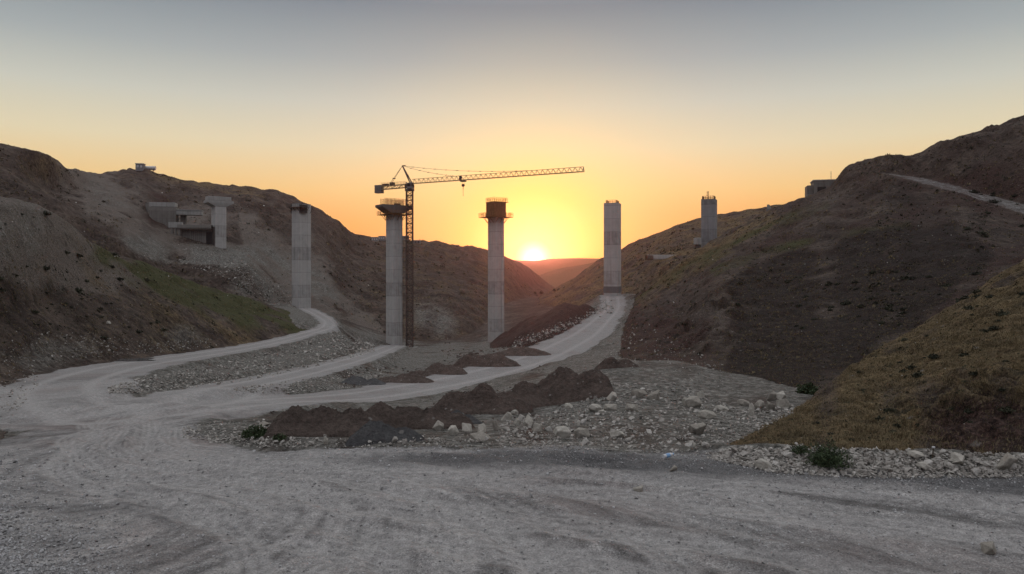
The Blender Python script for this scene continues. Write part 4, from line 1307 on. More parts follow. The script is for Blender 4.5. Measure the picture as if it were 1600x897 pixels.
# concrete building on the right skyline
o = pix(1284, 306, 223)
t = empty('concrete_building', o - Vector((0, 0, 2.5)), R(-14)); tag(t, 'unfinished flat-roofed concrete building peeking over the right hill crest', 'building')
MB().box((0.6, 0, 3.2), (6.6, 6, 7.0), bevel=.05).build('wall', MAT['concrete_dark'], t)
MB().box((-3.6, 0.3, 2.6), (1.6, 5.2, 5.8), bevel=.05).build('stair_block', MAT['concrete_dark'], t)
MB().box((0.6, 0, 6.85), (7.0, 6.4, 0.35)).build('roof_slab', MAT['concrete_cap'], t)
MB().box((-0.5, -3.03, 4.0), (2.4, 0.1, 1.8)).build('opening_shade', MAT['dark'], t)  # dark panel standing for the unlit inside of an opening
MB().beam((2.6, 0, 6.9), (2.6, 0, 9.8), 0.12).build('mast', MAT['steel'], t)
x, y, _ = wpt(1203, 322, 236)
z = pix(1203, 325, 236).z
t = empty('wall_stub', (x, y, z - 1.5), R(-20)); tag(t, 'short pale concrete wall stub on the right skyline below the building', 'wall')
MB().prism([(-0.9, -0.3), (0.9, -0.3), (0.9, 0.3), (-0.9, 0.3)], 0, 2.6, [(-0.9, -0.3), (-0.1, -0.3), (-0.1, 0.3), (-0.9, 0.3)]).box((0.2, 0, 0.6), (2.6, 0.7, 1.2)).build('wall_panel', MAT['concrete_cap'], t)

# ledge and block by the right-hand piers
x, y = ground_at(1040, 403)
t = empty('stone_ledge', (x, y, float(ground_z(x, y))), R(8)); tag(t, 'long low pale ledge wall on the slope between the two right piers', 'wall')
MB().box((0, 0, 0.5), (17, 1.2, 2.0), bevel=.1).build('coping', MAT['concrete'], t)
mb = MB()
for k in range(7):
    mb.box((-9.4 + 0.55 * k, -0.5, 0.2 + .1 * (k % 2)), (0.35, 0.5, 2.2))
mb.build('stakes', MAT['wood'], t)
o = pix(1090, 384, 262)
t = empty('concrete_block', o - Vector((0, 0, 1)), R(20)); tag(t, 'small square concrete block against the foot of the pier with the mast', 'block')
MB().box((0, 0, 2.6), (2.0, 2.0, 2.4), bevel=.06).build('block_body', MAT['concrete_cap'], t)
MB().box((0, 0, 0.9), (1.2, 1.6, 1.4)).build('footing', MAT['dark_form'], t)


# ================================================================== stones
def ico(sub):
    bm = bmesh.new()
    bmesh.ops.create_icosphere(bm, subdivisions=sub, radius=1.0)
    bm.verts.ensure_lookup_table()
    v = np.array([x.co[:] for x in bm.verts]); f = np.array([[x.index for x in q.verts] for q in bm.faces])
    bm.free()
    return v, f


ICO1, ICO2, ICO3 = ico(1), ico(2), ico(3)


def rock_shape(rng, base, cuts=9, sq=(1, .8, .65), rough=0.05):
    """an angular broken stone: a sphere cut by random planes, squashed and chipped"""
    v, f = base
    v = v.copy()
    for _ in range(cuts):
        n = rng.normal(size=3); n /= np.linalg.norm(n)
        c = rng.uniform(0.40, 0.78)
        dd = v @ n - c
        v -= np.outer(np.maximum(dd, 0) * 0.96, n)
    if rough:
        v *= 1 + rough * (perlin(v[:, 0] * 2.3 + v[:, 2] * 1.7 + 5, v[:, 1] * 2.3 - v[:, 2] * 1.1, int(rng.integers(1000))))[:, None]
        v *= 1 + rough * 0.5 * (perlin(v[:, 0] * 6 + v[:, 2] * 5, v[:, 1] * 6 - v[:, 2] * 3, int(rng.integers(1000))))[:, None]
    v *= np.array(sq)
    return v, f


def hull_rock(name, rng, n, sq, mat, bev=0.05, sub=False):
    """a broken block: the hull of scattered points, edges knocked off, faces slightly uneven"""
    bm = bmesh.new()
    for _ in range(n):
        d = rng.normal(size=3); d /= np.linalg.norm(d)
        d = np.sign(d) * np.abs(d) ** 0.92
        d = d / np.linalg.norm(d) * rng.uniform(.82, 1.06)
        bm.verts.new(d * np.array(sq))
    r = bmesh.ops.convex_hull(bm, input=bm.verts[:])
    bmesh.ops.delete(bm, geom=[v for v in bm.verts if not v.link_faces], context='VERTS')
    bmesh.ops.dissolve_limit(bm, angle_limit=R(17), verts=bm.verts[:], edges=bm.edges[:])
    if bev:
        bmesh.ops.bevel(bm, geom=bm.edges[:], offset=bev, segments=1, affect='EDGES', clamp_overlap=True)
    bmesh.ops.triangulate(bm, faces=bm.faces[:])
    if sub:
        bmesh.ops.subdivide_edges(bm, edges=bm.edges[:], cuts=2, use_grid_fill=True)
        s0 = float(rng.uniform(0, 50))
        for v in bm.verts:
            c = v.co
            q = perlin(np.array([c.x * 3 + c.z * 2 + s0]), np.array([c.y * 3 - c.z * 1.4 + s0]), 7)[0] * .035 + perlin(np.array([c.x * 9 + c.z * 7 + s0]), np.array([c.y * 9 - c.z * 5]), 8)[0] * .018
            v.co = c * (1 + q)
    bmesh.ops.recalc_face_normals(bm, faces=bm.faces[:])
    me = bpy.data.meshes.new(name)
    bm.to_mesh(me); bm.free()
    me.materials.append(mat)
    return me


ROCKS = []
for k in range(16):
    ROCKS.append(hull_rock('boulder', RNG, int(RNG.integers(12, 20)), (1, RNG.uniform(.65, .95), RNG.uniform(.55, .85)), MAT['rock'], .05, True))
SLAB = hull_rock('boulder', RNG, 14, (1.0, .6, .42), MAT['rock'], .03, True)
UPRIGHT = hull_rock('boulder', RNG, 14, (.6, .6, 1.0), MAT['rock'], .04, True)
PYRAMID = hull_rock('boulder', RNG, 9, (1.0, .8, .9), MAT['rock'], .04, True)
FLAT = hull_rock('boulder', RNG, 14, (1.0, .7, .38), MAT['rock'], .03, True)


def put_boulder(px, py, wpx, hpx, label, me=None, group=None, name='boulder'):
    x, y = ground_at(px, py)
    s = wpx * 1.12 * y / FPX / 2
    me = me or ROCKS[int(RNG.integers(len(ROCKS)))]
    zext = max(v.co.z for v in me.vertices)
    o = bpy.data.objects.new(name, me)
    COL.objects.link(o)
    sz = hpx * y / FPX / (1.75 * zext)
    o.scale = (s * 1.05, s * RNG.uniform(.85, 1.05), sz)
    o.rotation_euler = (RNG.uniform(-.12, .12), RNG.uniform(-.12, .12), RNG.uniform(0, 6.28))
    if me in (SLAB, UPRIGHT, PYRAMID, FLAT):
        o.rotation_euler = (RNG.uniform(-.08, .08), RNG.uniform(-.1, .22), RNG.uniform(-.35, .35))
    y += s * 0.4
    o.location = (x, y, float(ground_z(x, y)) + sz * zext * 0.55)
    tag(o, label, 'boulder', group)
    return o


BOULDERS = [
    (683, 673, 22, 18, 'rounded beige boulder, leftmost of the row under the brown soil heap'),
    (707, 668, 26, 12, 'low flat boulder behind the round one, under the brown soil heap'),
    (708, 680, 24, 18, 'round beige boulder in front of the low flat one, by the soil heap'),
    (728, 675, 21, 16, 'beige boulder just behind the left end of the long tilted slab'),
    (752, 677, 24, 17, 'pale pointed boulder right behind the long tilted slab'),
    (747, 691, 38, 17, 'long tilted pale slab of rock at the foot of the brown soil heap', 'S'),
    (775, 673, 20, 19, 'grey rounded boulder at the foot of the blue-grey gravel streak'),
    (791, 657, 19, 16, 'squarish beige boulder, lower of two touching under the tall soil heap'),
    (804, 649, 12, 10, 'small round boulder, upper of two touching under the tall soil heap'),
    (808, 663, 14, 10, 'flat white topped stone between the two touching boulders and the block'),
    (826, 666, 23, 19, 'blocky pale boulder with a slanted top in the middle of the bowl'),
    (840, 674, 18, 14, 'reddish beige boulder leaning on the blocky pale one'),
    (880, 684, 34, 20, 'wide pale boulder with a brown flank near the road edge'),
    (910, 684, 26, 18, 'grey-beige boulder leaning on the wide one near the road edge'),
    (888, 638, 15, 9, 'small bright white stone at the right foot of the tallest soil heap', 'F'),
    (901, 624, 13, 11, 'small beige boulder, left of a pair on the shoulder of the soil heap'),
    (916, 621, 15, 11, 'small beige boulder, right of a pair on the shoulder of the soil heap'),
    (957, 626, 22, 15, 'grey boulder on the gravel, right of the pair by the soil heap'),
    (999, 621, 26, 14, 'low pale boulder on the upper gravel, left of the taller grey one', 'F'),
    (1022, 625, 20, 18, 'grey upright boulder on the upper gravel, right of the low pale one'),
    (930, 643, 22, 13, 'half buried grey boulder, left of two in the middle of the gravel'),
    (955, 642, 22, 12, 'half buried beige boulder, right of two in the middle of the gravel'),
    (988, 643, 21, 13, 'pale boulder with a bright top alone in the middle of the gravel'),
    (939, 648, 14, 9, 'small bright white pointed stone below the half buried boulders', 'P'),
    (1085, 637, 27, 20, 'big beige boulder with a sloping flat top in the upper bowl'),
    (1071, 634, 16, 14, 'smaller grey boulder leaning left on the big sloping one'),
    (1095, 621, 18, 12, 'grey boulder behind the big sloping one in the upper bowl'),
    (1106, 655, 32, 15, 'long low grey boulder lying left of the flat bright stone', 'F'),
    (1129, 642, 23, 9, 'flat bright stone lying right above the long low grey boulder', 'F'),
    (1163, 634, 22, 11, 'flat white stone left behind the upright rock', 'F'),
    (1175, 652, 17, 25, 'narrow upright beige rock in front of the boulder cluster', 'U'),
    (1189, 638, 20, 14, 'reddish beige boulder just right of the narrow upright rock'),
    (1205, 641, 24, 16, 'bright pale boulder at the front of the cluster by the grass slope'),
    (1227, 637, 28, 17, 'large smooth boulder, rightmost of the cluster by the grass slope'),
    (1222, 624, 22, 14, 'brownish boulder at the back of the cluster by the grass slope'),
    (1206, 626, 16, 17, 'pointed grey boulder at the back left of the cluster by the grass slope', 'P'),
    (1092, 679, 38, 20, 'biggest flat-topped boulder among the lower rubble of the bowl'),
    (1081, 698, 19, 11, 'bright white slab on the rubble just above the road edge', 'S'),
    (966, 684, 26, 14, 'pale split boulder in the lower rubble, left of the bright white slab'),
    (904, 666, 12, 11, 'small white upright stone above the wide pale boulder', 'U'),
    (1575, 738, 34, 26, 'pale pointed boulder at the far right end of the roadside rubble', 'P'),
    (1500, 733, 36, 18, 'broad orange-beige boulder in the roadside rubble near the red bank'),
    (1194, 734, 28, 18, 'low reddish beige boulder at the left end of the roadside rubble'),
    (1447, 737, 24, 12, 'bright pale stone at the front of the roadside rubble', 'F'),
    (1433, 718, 26, 10, 'pale flat stone on top of the roadside rubble right of the bush', 'F'),
    (1052, 736, 14, 9, 'small white stone lying alone on the road beside the dark windrow', 'P'),
    (998, 768, 16, 10, 'grey fist-sized stone alone in the middle of the near road'),
    (1548, 866, 32, 20, 'dark grey stone alone on the road in the lower right corner'),
    (412, 666, 16, 9, 'pale rounded stone beside the small green bush, at the left rubble spit'),
    (509, 694, 11, 12, 'pale round stone standing on the road edge rubble before the grey heap'),
    (168, 508, 9, 6, 'single white stone on the dark near left hillside above the road', 'F'),
]
KIND = {'S': SLAB, 'U': UPRIGHT, 'P': PYRAMID, 'F': FLAT}
# soil heaps come before the stones that lie on them are placed, so note their footprints
HEAPS = []


def soil_heap(cx, cy, wpx, hpx, dscale, mat, label, seed, lobes):
    """a tipped heap of soil: lobes (offset along x, along y, radius, height) in metres, draped over the ground"""
    x0, y0 = ground_at(cx, cy)
    k = y0 / FPX
    n = 150
    ext_x, ext_y = wpx * k * 0.62, wpx * k * 0.5 * dscale
    y0 = y0 + ext_y * 0.75
    gx = np.linspace(-ext_x, ext_x, n); gy = np.linspace(-ext_y, ext_y, n)
    GX, GY = np.meshgrid(gx, gy)
    h = np.zeros_like(GX)
    H = hpx * k
    for (lx, ly, lr, lh) in lobes:
        r = np.hypot((GX / ext_x - lx) / lr, (GY / ext_y - ly) / (lr * 1.25))
        h = np.maximum(h, lh * H * 0.86 * (1 - smooth(0.05, 1.75, r)))
    nx = GX + seed * 9.1; ny = GY + seed * 3.3
    for wl, am in ((ext_x * .6, .13), (ext_x * .25, .07), (ext_x * .1, .045), (ext_x * 0.05, .04), (ext_x * 0.025, .03)):
        h += h * am * 1.3 * perlin(nx / wl, ny / wl, seed) + H * am * 0.22 * np.abs(perlin(nx / wl, ny / wl, seed + 9)) * smooth(0.02, 0.2, h / H)
    edge = np.minimum(1 - np.abs(GX / ext_x), 1 - np.abs(GY / ext_y))
    h = h * smooth(0, 0.12, edge) - 0.22 * (1 - smooth(0.0, 0.10, h / H)) - 0.02
    gz = ground_z(x0 + GX, y0 + GY)
    v = np.stack([GX, GY, gz + h - float(ground_z(x0, y0))], -1).reshape(-1, 3)
    i2 = np.arange(n * n).reshape(n, n)
    f = np.stack([i2[:-1, :-1], i2[:-1, 1:], i2[1:, 1:], i2[1:, :-1]], -1).reshape(-1, 4)
    hv = (h.reshape(-1) > -0.21)
    f = f[hv[f].any(axis=1)]
    used, inv = np.unique(f, return_inverse=True)
    me = mesh_from('soil_heap', v[used], inv.reshape(-1, 4), MAT[mat], True)
    o = link('soil_heap', me, None, (x0, y0, float(ground_z(x0, y0))))
    tag(o, label, 'soil heap')
    return o


soil_heap(500, 684, 165, 56, .9, 'mound', 'long low dark brown soil heap, leftmost, behind the road edge rubble', 1, [(-.55, .1, .42, .85), (-.1, .2, .45, 1.0), (.4, .1, .45, .85)])
soil_heap(598, 691, 105, 34, .7, 'mound_grey', 'low grey gravelly heap in front of the brown soil heaps', 2, [(-.2, 0, .6, 1.0), (.35, 0, .5, .7)])
soil_heap(640, 672, 165, 48, .8, 'mound', 'reddish brown soil heap behind the row of beige boulders', 3, [(-.55, .2, .4, .95), (-.1, .3, .42, .95), (.3, .1, .4, .8), (.65, 0, .35, .55)])
soil_heap(750, 648, 140, 50, .9, 'mound', 'brown soil heap with a blue-grey gravel streak, next to the haul road', 4, [(-.4, .2, .45, .9), (.0, .3, .4, 1.0), (.5, .1, .45, .75)])
soil_heap(868, 634, 165, 58, .9, 'mound', 'tallest dark soil heap with white pebbles, below the haul road', 5, [(-.45, .1, .42, .72), (.1, .2, .45, 1.0), (.55, .0, .42, .75)])
soil_heap(722, 662, 60, 26, .8, 'mound_grey', 'blue-grey gravel streak spilling down between two brown soil heaps', 6, [(-.3, .3, .5, .9), (.2, -.1, .5, .6)])
soil_heap(565, 602, 60, 15, .8, 'mound_grey', 'small grey soil heap at the left end of the berm along the haul road', 7, [(-.3, 0, .5, 1), (.4, 0, .4, .7)])
soil_heap(620, 598, 92, 15, .7, 'mound', 'low brown soil heap in the berm, second from its left end', 8, [(-.4, 0, .45, .8), (.3, 0, .5, 1)])
soil_heap(668, 588, 100, 21, .7, 'mound', 'pointed brown soil heap in the berm, left of the long dark one', 9, [(-.3, 0, .45, .8), (.1, .2, .4, 1), (.55, 0, .4, .6)])
soil_heap(735, 573, 130, 26, .5, 'mound', 'long dark brown soil heap in the berm below the formwork pier', 10, [(-.55, 0, .4, .75), (-.1, .1, .42, .95), (.4, 0, .45, .8)])
soil_heap(800, 556, 110, 20, .5, 'mound', 'dark brown soil heap at the right end of the berm along the haul road', 11, [(-.45, 0, .45, .9), (.2, 0, .5, .75)])
soil_heap(965, 575, 60, 20, .6, 'mound', 'small reddish soil bank at the right edge of the haul road', 12, [(-.3, 0, .5, 1), (.3, 0, .5, .7)])

for b in BOULDERS:
    put_boulder(b[0], b[1], b[2], b[3], b[4], KIND.get(b[5]) if len(b) > 5 else None)

# ---- rubble: counted stones along the road edge, then the countless rest
RUB = []
for k in range(14):
    RUB.append(hull_rock('rubble_stone', RNG, int(RNG.integers(9, 15)), (1, RNG.uniform(.6, .95), RNG.uniform(.5, .85)), MAT['rubble'], .05))


def edge_row(px):
    return float(np.interp(px, [290, 330, 400, 500, 600, 700, 800, 900, 1000, 1100, 1200, 1300, 1400, 1500, 1600],
                           [676, 690, 696, 698, 697, 696, 698, 700, 704, 712, 735, 742, 745, 744, 744]))


def put_stone(px, py, wpx, label, group, me=None, lift=0.0):
    x, y = ground_at(px, py)
    s = wpx * y / FPX / 2
    o = bpy.data.objects.new('rubble_stone', me or RUB[int(RNG.integers(len(RUB)))])
    COL.objects.link(o)
    o.scale = (s, s * RNG.uniform(.75, 1.1), s * RNG.uniform(.75, 1.15))
    o.rotation_euler = (RNG.uniform(-.6, .6), RNG.uniform(-.6, .6), RNG.uniform(0, 6.28))
    o.location = (x, y, float(ground_z(x, y)) + s * 0.3 + lift * y / FPX)
    tag(o, label, 'stone', group)


for k in range(150):          # the pale bank of stones right of the bowl
    px = RNG.uniform(1125, 1600)
    u = RNG.random() ** 0.8
    ht = np.interp(px, [1125, 1200, 1300, 1420, 1600], [10, 26, 30, 26, 18])
    put_stone(px, edge_row(px) + 2 - u * ht, RNG.choice([8, 10, 13, 17, 22], p=[.2, .3, .27, .15, .08]), 'pale broken stone in the long rubble pile along the right road edge', 'rubble stones along the right road edge')
for k in range(80):           # the rubble between heaps and road
    px = RNG.uniform(310, 760)
    put_stone(px, edge_row(px) - abs(RNG.normal(0, 6)) - 1, RNG.choice([6, 8, 10, 13], p=[.35, .35, .2, .1]), 'beige broken stone in the thin rubble line before the soil heaps', 'rubble stones before the soil heaps', lift=RNG.uniform(0, 4))
for k in range(66):
    px = RNG.uniform(780, 1180)
    py = edge_row(px) - RNG.uniform(2, 50)
    put_stone(px, py, RNG.choice([9, 12, 16, 23], p=[.35, .32, .21, .12]), 'pale broken stone scattered on the gravel of the bowl', 'loose stones in the gravel bowl')


def scatter(name, lab, mat, pts, sizes, base, seed, kinds=12, sink=0.25, flat=(0.5, 0.95)):
    """many small stones as one mesh"""
    rng = np.random.default_rng(seed)
    tv, tf = [], []
    for k in range(kinds):
        tm = hull_rock('t', rng, 9, (1, rng.uniform(.6, .95), rng.uniform(*flat)), mat, 0)
        tv.append(np.array([q.co[:] for q in tm.vertices])); tf.append(np.array([q.vertices[:] for q in tm.polygons]))
        bpy.data.meshes.remove(tm)
    n = len(pts)
    kk = rng.integers(kinds, size=n)
    V_, F_, T_ = [], [], []
    off = 0
    for k in range(kinds):
        m = np.nonzero(kk == k)[0]
        if not len(m):
            continue
        a = rng.uniform(0, 2 * np.pi, len(m)); b = rng.uniform(-.5, .5, len(m))
        ca, sa, cb, sb = np.cos(a), np.sin(a), np.cos(b), np.sin(b)
        nv = tv[k].shape[0]
        v = tv[k][None] * sizes[m][:, None, None]
        x = v[..., 0] * cb[:, None] + v[..., 2] * sb[:, None]
        z = -v[..., 0] * sb[:, None] + v[..., 2] * cb[:, None]
        y = v[..., 1]
        X = x * ca[:, None] - y * sa[:, None]; Y = x * sa[:, None] + y * ca[:, None]
        P = np.stack([X, Y, z], -1) + pts[m][:, None, :]
        P[..., 2] += (sizes[m] * sink)[:, None]
        V_.append(P.reshape(-1, 3))
        F_.append((tf[k][None] + (off + np.arange(len(m)) * nv)[:, None, None]).reshape(-1, 3))
        T_.append(np.repeat(rng.uniform(0, 1, len(m)), nv))
        off += len(m) * nv
    me = mesh_from(name, np.concatenate(V_), np.concatenate(F_), mat)
    at = me.attributes.new('tint', 'FLOAT', 'POINT')
    at.data.foreach_set('value', np.concatenate(T_).astype(np.float32))
    o = link(name, me)
    o['kind'] = 'stuff'; o['label'] = lab; o['category'] = 'gravel'
    return o


def screen_points(n, sampler, seed):
    rng = np.random.default_rng(seed)
    P, Sx = [], []
    for _ in range(n):
        r = sampler(rng)
        if r is None:
            continue
        px, py, w = r
        x, y = ground_at(px, py)
        P.append((x, y)); Sx.append(w * y / FPX / 2)
    P = np.array(P); Sx = np.array(Sx)
    return np.column_stack([P, ground_z(P[:, 0], P[:, 1])]), Sx


def poly_sampler(pts_top, pts_bot, lo, hi, power=2.5):
    tx, ty = zip(*pts_top); bx, by = zip(*pts_bot)

    def f(rng):
        px = rng.uniform(tx[0], tx[-1])
        a, b = np.interp(px, tx, ty), np.interp(px, bx, by)
        return px, rng.uniform(a, b), lo + (hi - lo) * rng.random() ** power
    return f


# bank between the left and the middle road
p1, s1 = screen_points(2600, poly_sampler([(168, 606), (230, 588), (330, 572), (420, 552), (520, 520), (585, 540)], [(168, 616), (230, 614), (330, 603), (420, 590), (520, 566), (585, 550)], 1.6, 8.0, 3.0), 3)
# flat spit between the middle road and the haul road, and the left spit by the bush
p2, s2 = screen_points(1000, poly_sampler([(365, 606), (430, 598), (520, 585), (600, 572)], [(365, 611), (430, 618), (520, 610), (600, 598)], 1.5, 6.0, 3.0), 4)
p3, s3 = screen_points(700, poly_sampler([(285, 668), (330, 660), (420, 655), (470, 680)], [(285, 684), (330, 694), (420, 696), (470, 697)], 1.5, 8.0, 2.5), 5)
# gravel bowl
p4, s4 = screen_points(4200, poly_sampler([(780, 660), (860, 645), (960, 600), (1060, 600), (1150, 640), (1240, 632)], [(780, 696), (860, 698), (960, 700), (1060, 706), (1150, 690), (1240, 645)], 1.3, 10.0, 3.6), 6)
# edge rubble, right and left
p5, s5 = screen_points(1500, lambda r: (lambda px: (px, edge_row(px) + 3 - abs(r.normal(0, 9)), 1.8 + 6 * r.random() ** 2))(r.uniform(300, 1600)), 7)
# foot of the left hillside and the left scree
p5b, s5b = screen_points(3300, lambda r: (lambda px, u: (px, edge_row(px) + 3 - u * np.interp(px, [1110, 1160, 1250, 1420, 1600], [8, 30, 46, 44, 36]), 3.5 + 9 * r.random() ** 2.2))(r.uniform(1112, 1602), r.random()), 70)
p6, s6 = screen_points(900, poly_sampler([(0, 540), (60, 520), (130, 520), (250, 535), (330, 530)], [(0, 600), (60, 572), (130, 562), (250, 552), (330, 544)], 1.2, 5.0, 3.5), 8)
p6b, s6b = screen_points(220, poly_sampler([(-10, 600), (30, 590), (60, 578)], [(-10, 690), (30, 640), (60, 600)], 1.5, 7.0, 2.5), 78)
p7, s7 = screen_points(900, poly_sampler([(280, 385), (360, 392), (420, 440), (480, 478)], [(280, 412), (360, 440), (420, 475), (480, 484)], 1.2, 5.0, 3.0), 9)
# rocks strewn along the haul road
p8, s8 = screen_points(700, lambda r: (lambda px: (px, np.interp(px, [800, 860, 905, 945, 960], [540, 520, 500, 482, 480]) + r.normal(0, 4), 1.2 + 5 * r.random() ** 3))(r.uniform(800, 958)), 10)
p9, s9 = screen_points(500, poly_sampler([(935, 570), (970, 520), (1000, 500), (1130, 570)], [(935, 590), (970, 560), (1000, 585), (1130, 610)], 1.2, 6.0, 3.0), 12)
PT = np.concatenate([p1, p2, p3, p4, p5, p5b, p6, p6b, p7, p8, p9]); SZ = np.concatenate([s1, s2, s3, s4, s5, s5b, s6, s6b, s7, s8, s9])
scatter('rubble', 'countless small broken stones on the banks and in the gravel bowl', MAT['rubble'], PT, SZ, ICO1, 21)


def slope_sampler(r):
    while True:
        px, py = r.uniform(0, 1600), r.uniform(290, 720)
        x, y = ground_at(px, py)
        j = int(np.clip(np.searchsorted(pxs, px), 0, NC - 1)); i = int(np.clip((math.log(y) - lds[0]) / 0.0058, 0, MR - 1))
        if LAY[i, j] in (1, 2, 3, 4) and roadm[i, j] < 0.1 and y < 420:
            return px, py, 0.8 + 2.6 * r.random() ** 5


pc, sc_ = screen_points(1500, lambda r: (lambda q: (r.uniform(q[0], q[2]), r.uniform(q[1], q[3]), 1.3 + 6 * r.random() ** 3))([(410, 640, 730, 699), (670, 600, 950, 660), (535, 575, 700, 606), (690, 545, 850, 580)][int(r.integers(4))]), 77)
keepc = np.array([roadm[min(MR - 1, max(0, int((math.log(p[1]) - lds[0]) / 0.0058))), min(NC - 1, int(np.searchsorted(pxs, 800 + p[0] * FPX / p[1])))] < 0.5 for p in pc])
scatter('soil_clods', 'loose brown clods fallen round the soil heaps', MAT['mound'], pc[keepc], sc_[keepc], ICO1, 27)

pb, sb = screen_points(420, slope_sampler, 14)
scatter('slope_stones', 'small pale stones strewn over the dark hillsides', MAT['rubble'], pb, sb, ICO1, 23)


def gravel_sampler(r):
    u = r.random()
    if u < 0.18:
        px, py = r.uniform(0, 260) * r.random(), 897 - r.random() * 190 * r.random()
        return px, py, 2.0 + 8 * r.random() ** 3
    if u < 0.30:
        px = r.uniform(500, 1600)
        return px, edge_row(px) + abs(r.normal(6, 9)), 1.0 + 4 * r.random() ** 3
    py = 700 + 200 * r.random() ** 0.9
    px = r.uniform(-20, 1620)
    if py < edge_row(px):
        return None
    return px, py, 0.9 + 1.0 * r.random() + 6.0 * r.random() ** 7


pg, sg = screen_points(17000, gravel_sampler, 15)
scatter('gravel', 'loose gravel strewn over the near road', MAT['gravel'], pg, sg, ICO1, 25, sink=0.15)

# ================================================================== plants
def leaf_clump(name, rng, n, rx, rz, ls, mat, blade=False):
    """many small leaf faces through a rounded volume"""
    V_, F_ = [], []
    for _ in range(n):
        if blade:
            a = rng.uniform(0, 6.283); r0 = rng.random() ** .5 * rx * 0.7
            b = np.array([math.cos(a) * r0, math.sin(a) * r0, -0.05])
            lean = np.array([math.cos(a + rng.normal(0, .6)), math.sin(a + rng.normal(0, .6)), 0]) * rng.uniform(.1, .7) * rz
            h = rz * rng.uniform(.5, 1.1)
            w = np.array([-math.sin(a), math.cos(a), 0]) * ls * rng.uniform(.6, 1.4)
            k = len(V_)
            m = b + lean * .35 + np.array([0, 0, h * .6]); tpt = b + lean + np.array([0, 0, h])
            V_ += [b - w, b + w, m + w * .7, m - w * .7, tpt, tpt]
            F_ += [(k, k + 1, k + 2, k + 3), (k + 3, k + 2, k + 4, k + 5)]
        else:
            d = rng.normal(size=3); d /= np.linalg.norm(d); d[2] = abs(d[2])
            rr = rng.random() ** .45
            lump = 0.75 + 0.35 * math.sin(d[0] * 5 + 1) * math.cos(d[1] * 6)
            c = d * rr * np.array([rx, rx, rz]) * lump
            q = rng.normal(size=(2, 3)); q[0] /= np.linalg.norm(q[0]); q[1] -= q[0] * (q[0] @ q[1]); q[1] /= np.linalg.norm(q[1])
            s = ls * rng.uniform(.6, 1.4)
            k = len(V_)
            V_ += [c - q[0] * s, c + q[1] * s * .5, c + q[0] * s, c - q[1] * s * .5]
            F_ += [(k, k + 1, k + 2, k + 3)]
    return mesh_from(name, np.array(V_), np.array(F_), mat)


def bush(px, py, wpx, hpx, n, label, ls):
    x, y = ground_at(px, py)
    k = y / FPX
    t = empty('bush', (x, y + wpx * k * .2, float(ground_z(x, y + wpx * k * .2))))
    tag(t, label, 'bush')
    link('foliage', leaf_clump('foliage', RNG, n, wpx * k / 2, hpx * k, ls, MAT['leaf']), t)
    mb = MB()
    for q in range(7):
        a = RNG.uniform(0, 6.28)
        mb.beam((0, 0, -.05), (math.cos(a) * wpx * k * .3, math.sin(a) * wpx * k * .3, hpx * k * RNG.uniform(.5, .85)), 0.012, sides=5)
    mb.build('stem', MAT['wood'], t)


bush(1300, 735, 74, 42, 3800, 'leafy dark green bush growing in the right roadside rubble', .022)
bush(1255, 713, 40, 14, 900, 'low sprawling green shrub just left of the leafy roadside bush', .02)
bush(398, 684, 60, 18, 2200, 'low dark green bush on the stony spit left of the soil heaps', .035)
bush(436, 688, 26, 10, 700, 'small green tuft between the stony spit bush and the soil heap', .03)
bush(1266, 616, 40, 20, 1200, 'dark round shrub in the crease between dark hillside and grass slope', .09)

TUSS = [leaf_clump('tussock', RNG, 300, 1.0, 0.75, 0.17, MAT['leaf_dark']) for _ in range(6)]


def tussocks(n, sampler, label, group, seed):
    rng = np.random.default_rng(seed)
    for _ in range(n):
        px, py, w = sampler(rng)
        x, y = ground_at(px, py)
        s = w * y / FPX / 2
        o = bpy.data.objects.new('tussock', TUSS[int(rng.integers(len(TUSS)))])
        COL.objects.link(o)
        o.location = (x, y, float(ground_z(x, y)) - s * .1)
        o.scale = (s, s, s * rng.uniform(.7, 1.1))
        o.rotation_euler = (0, 0, rng.uniform(0, 6.28))
        tag(o, label, 'shrub', group)


def box_sampler(rects, lo, hi):
    def f(r):
        a = rects[int(r.integers(len(rects)))]
        return r.uniform(a[0], a[2]), r.uniform(a[1], a[3]), lo + (hi - lo) * r.random() ** 2
    return f


def diag(x0, y0, x1, y1, spread, lo, hi):
    def f(r):
        t = r.random()
        return x0 + (x1 - x0) * t + r.normal(0, spread), y0 + (y1 - y0) * t + r.normal(0, spread * .6), lo + (hi - lo) * r.random() ** 2
    return f


tussocks(60, box_sampler([(0, 330, 130, 470), (100, 400, 260, 520), (0, 430, 200, 540)], 6, 18), 'dark low tussock on the near left hillside', 'tussocks on the near left hillside', 31)
tussocks(45, box_sampler([(110, 300, 300, 380), (0, 250, 110, 300), (490, 350, 600, 480), (640, 400, 760, 470)], 3, 8), 'dark low tussock on the far left hillside', 'tussocks on the far left hillside', 32)
tussocks(75, box_sampler([(1480, 300, 1600, 400), (1150, 420, 1420, 520), (1350, 420, 1540, 500), (1240, 440, 1420, 500)], 7, 22), 'dark tussock on the big dark right hillside', 'tussocks on the dark right hillside', 33)
tussocks(60, box_sampler([(1330, 580, 1600, 700), (1400, 500, 1600, 600), (1500, 440, 1600, 520), (1200, 640, 1400, 700)], 7, 24), 'dark tussock on the dry grass slope at right', 'tussocks on the dry grass slope', 34)

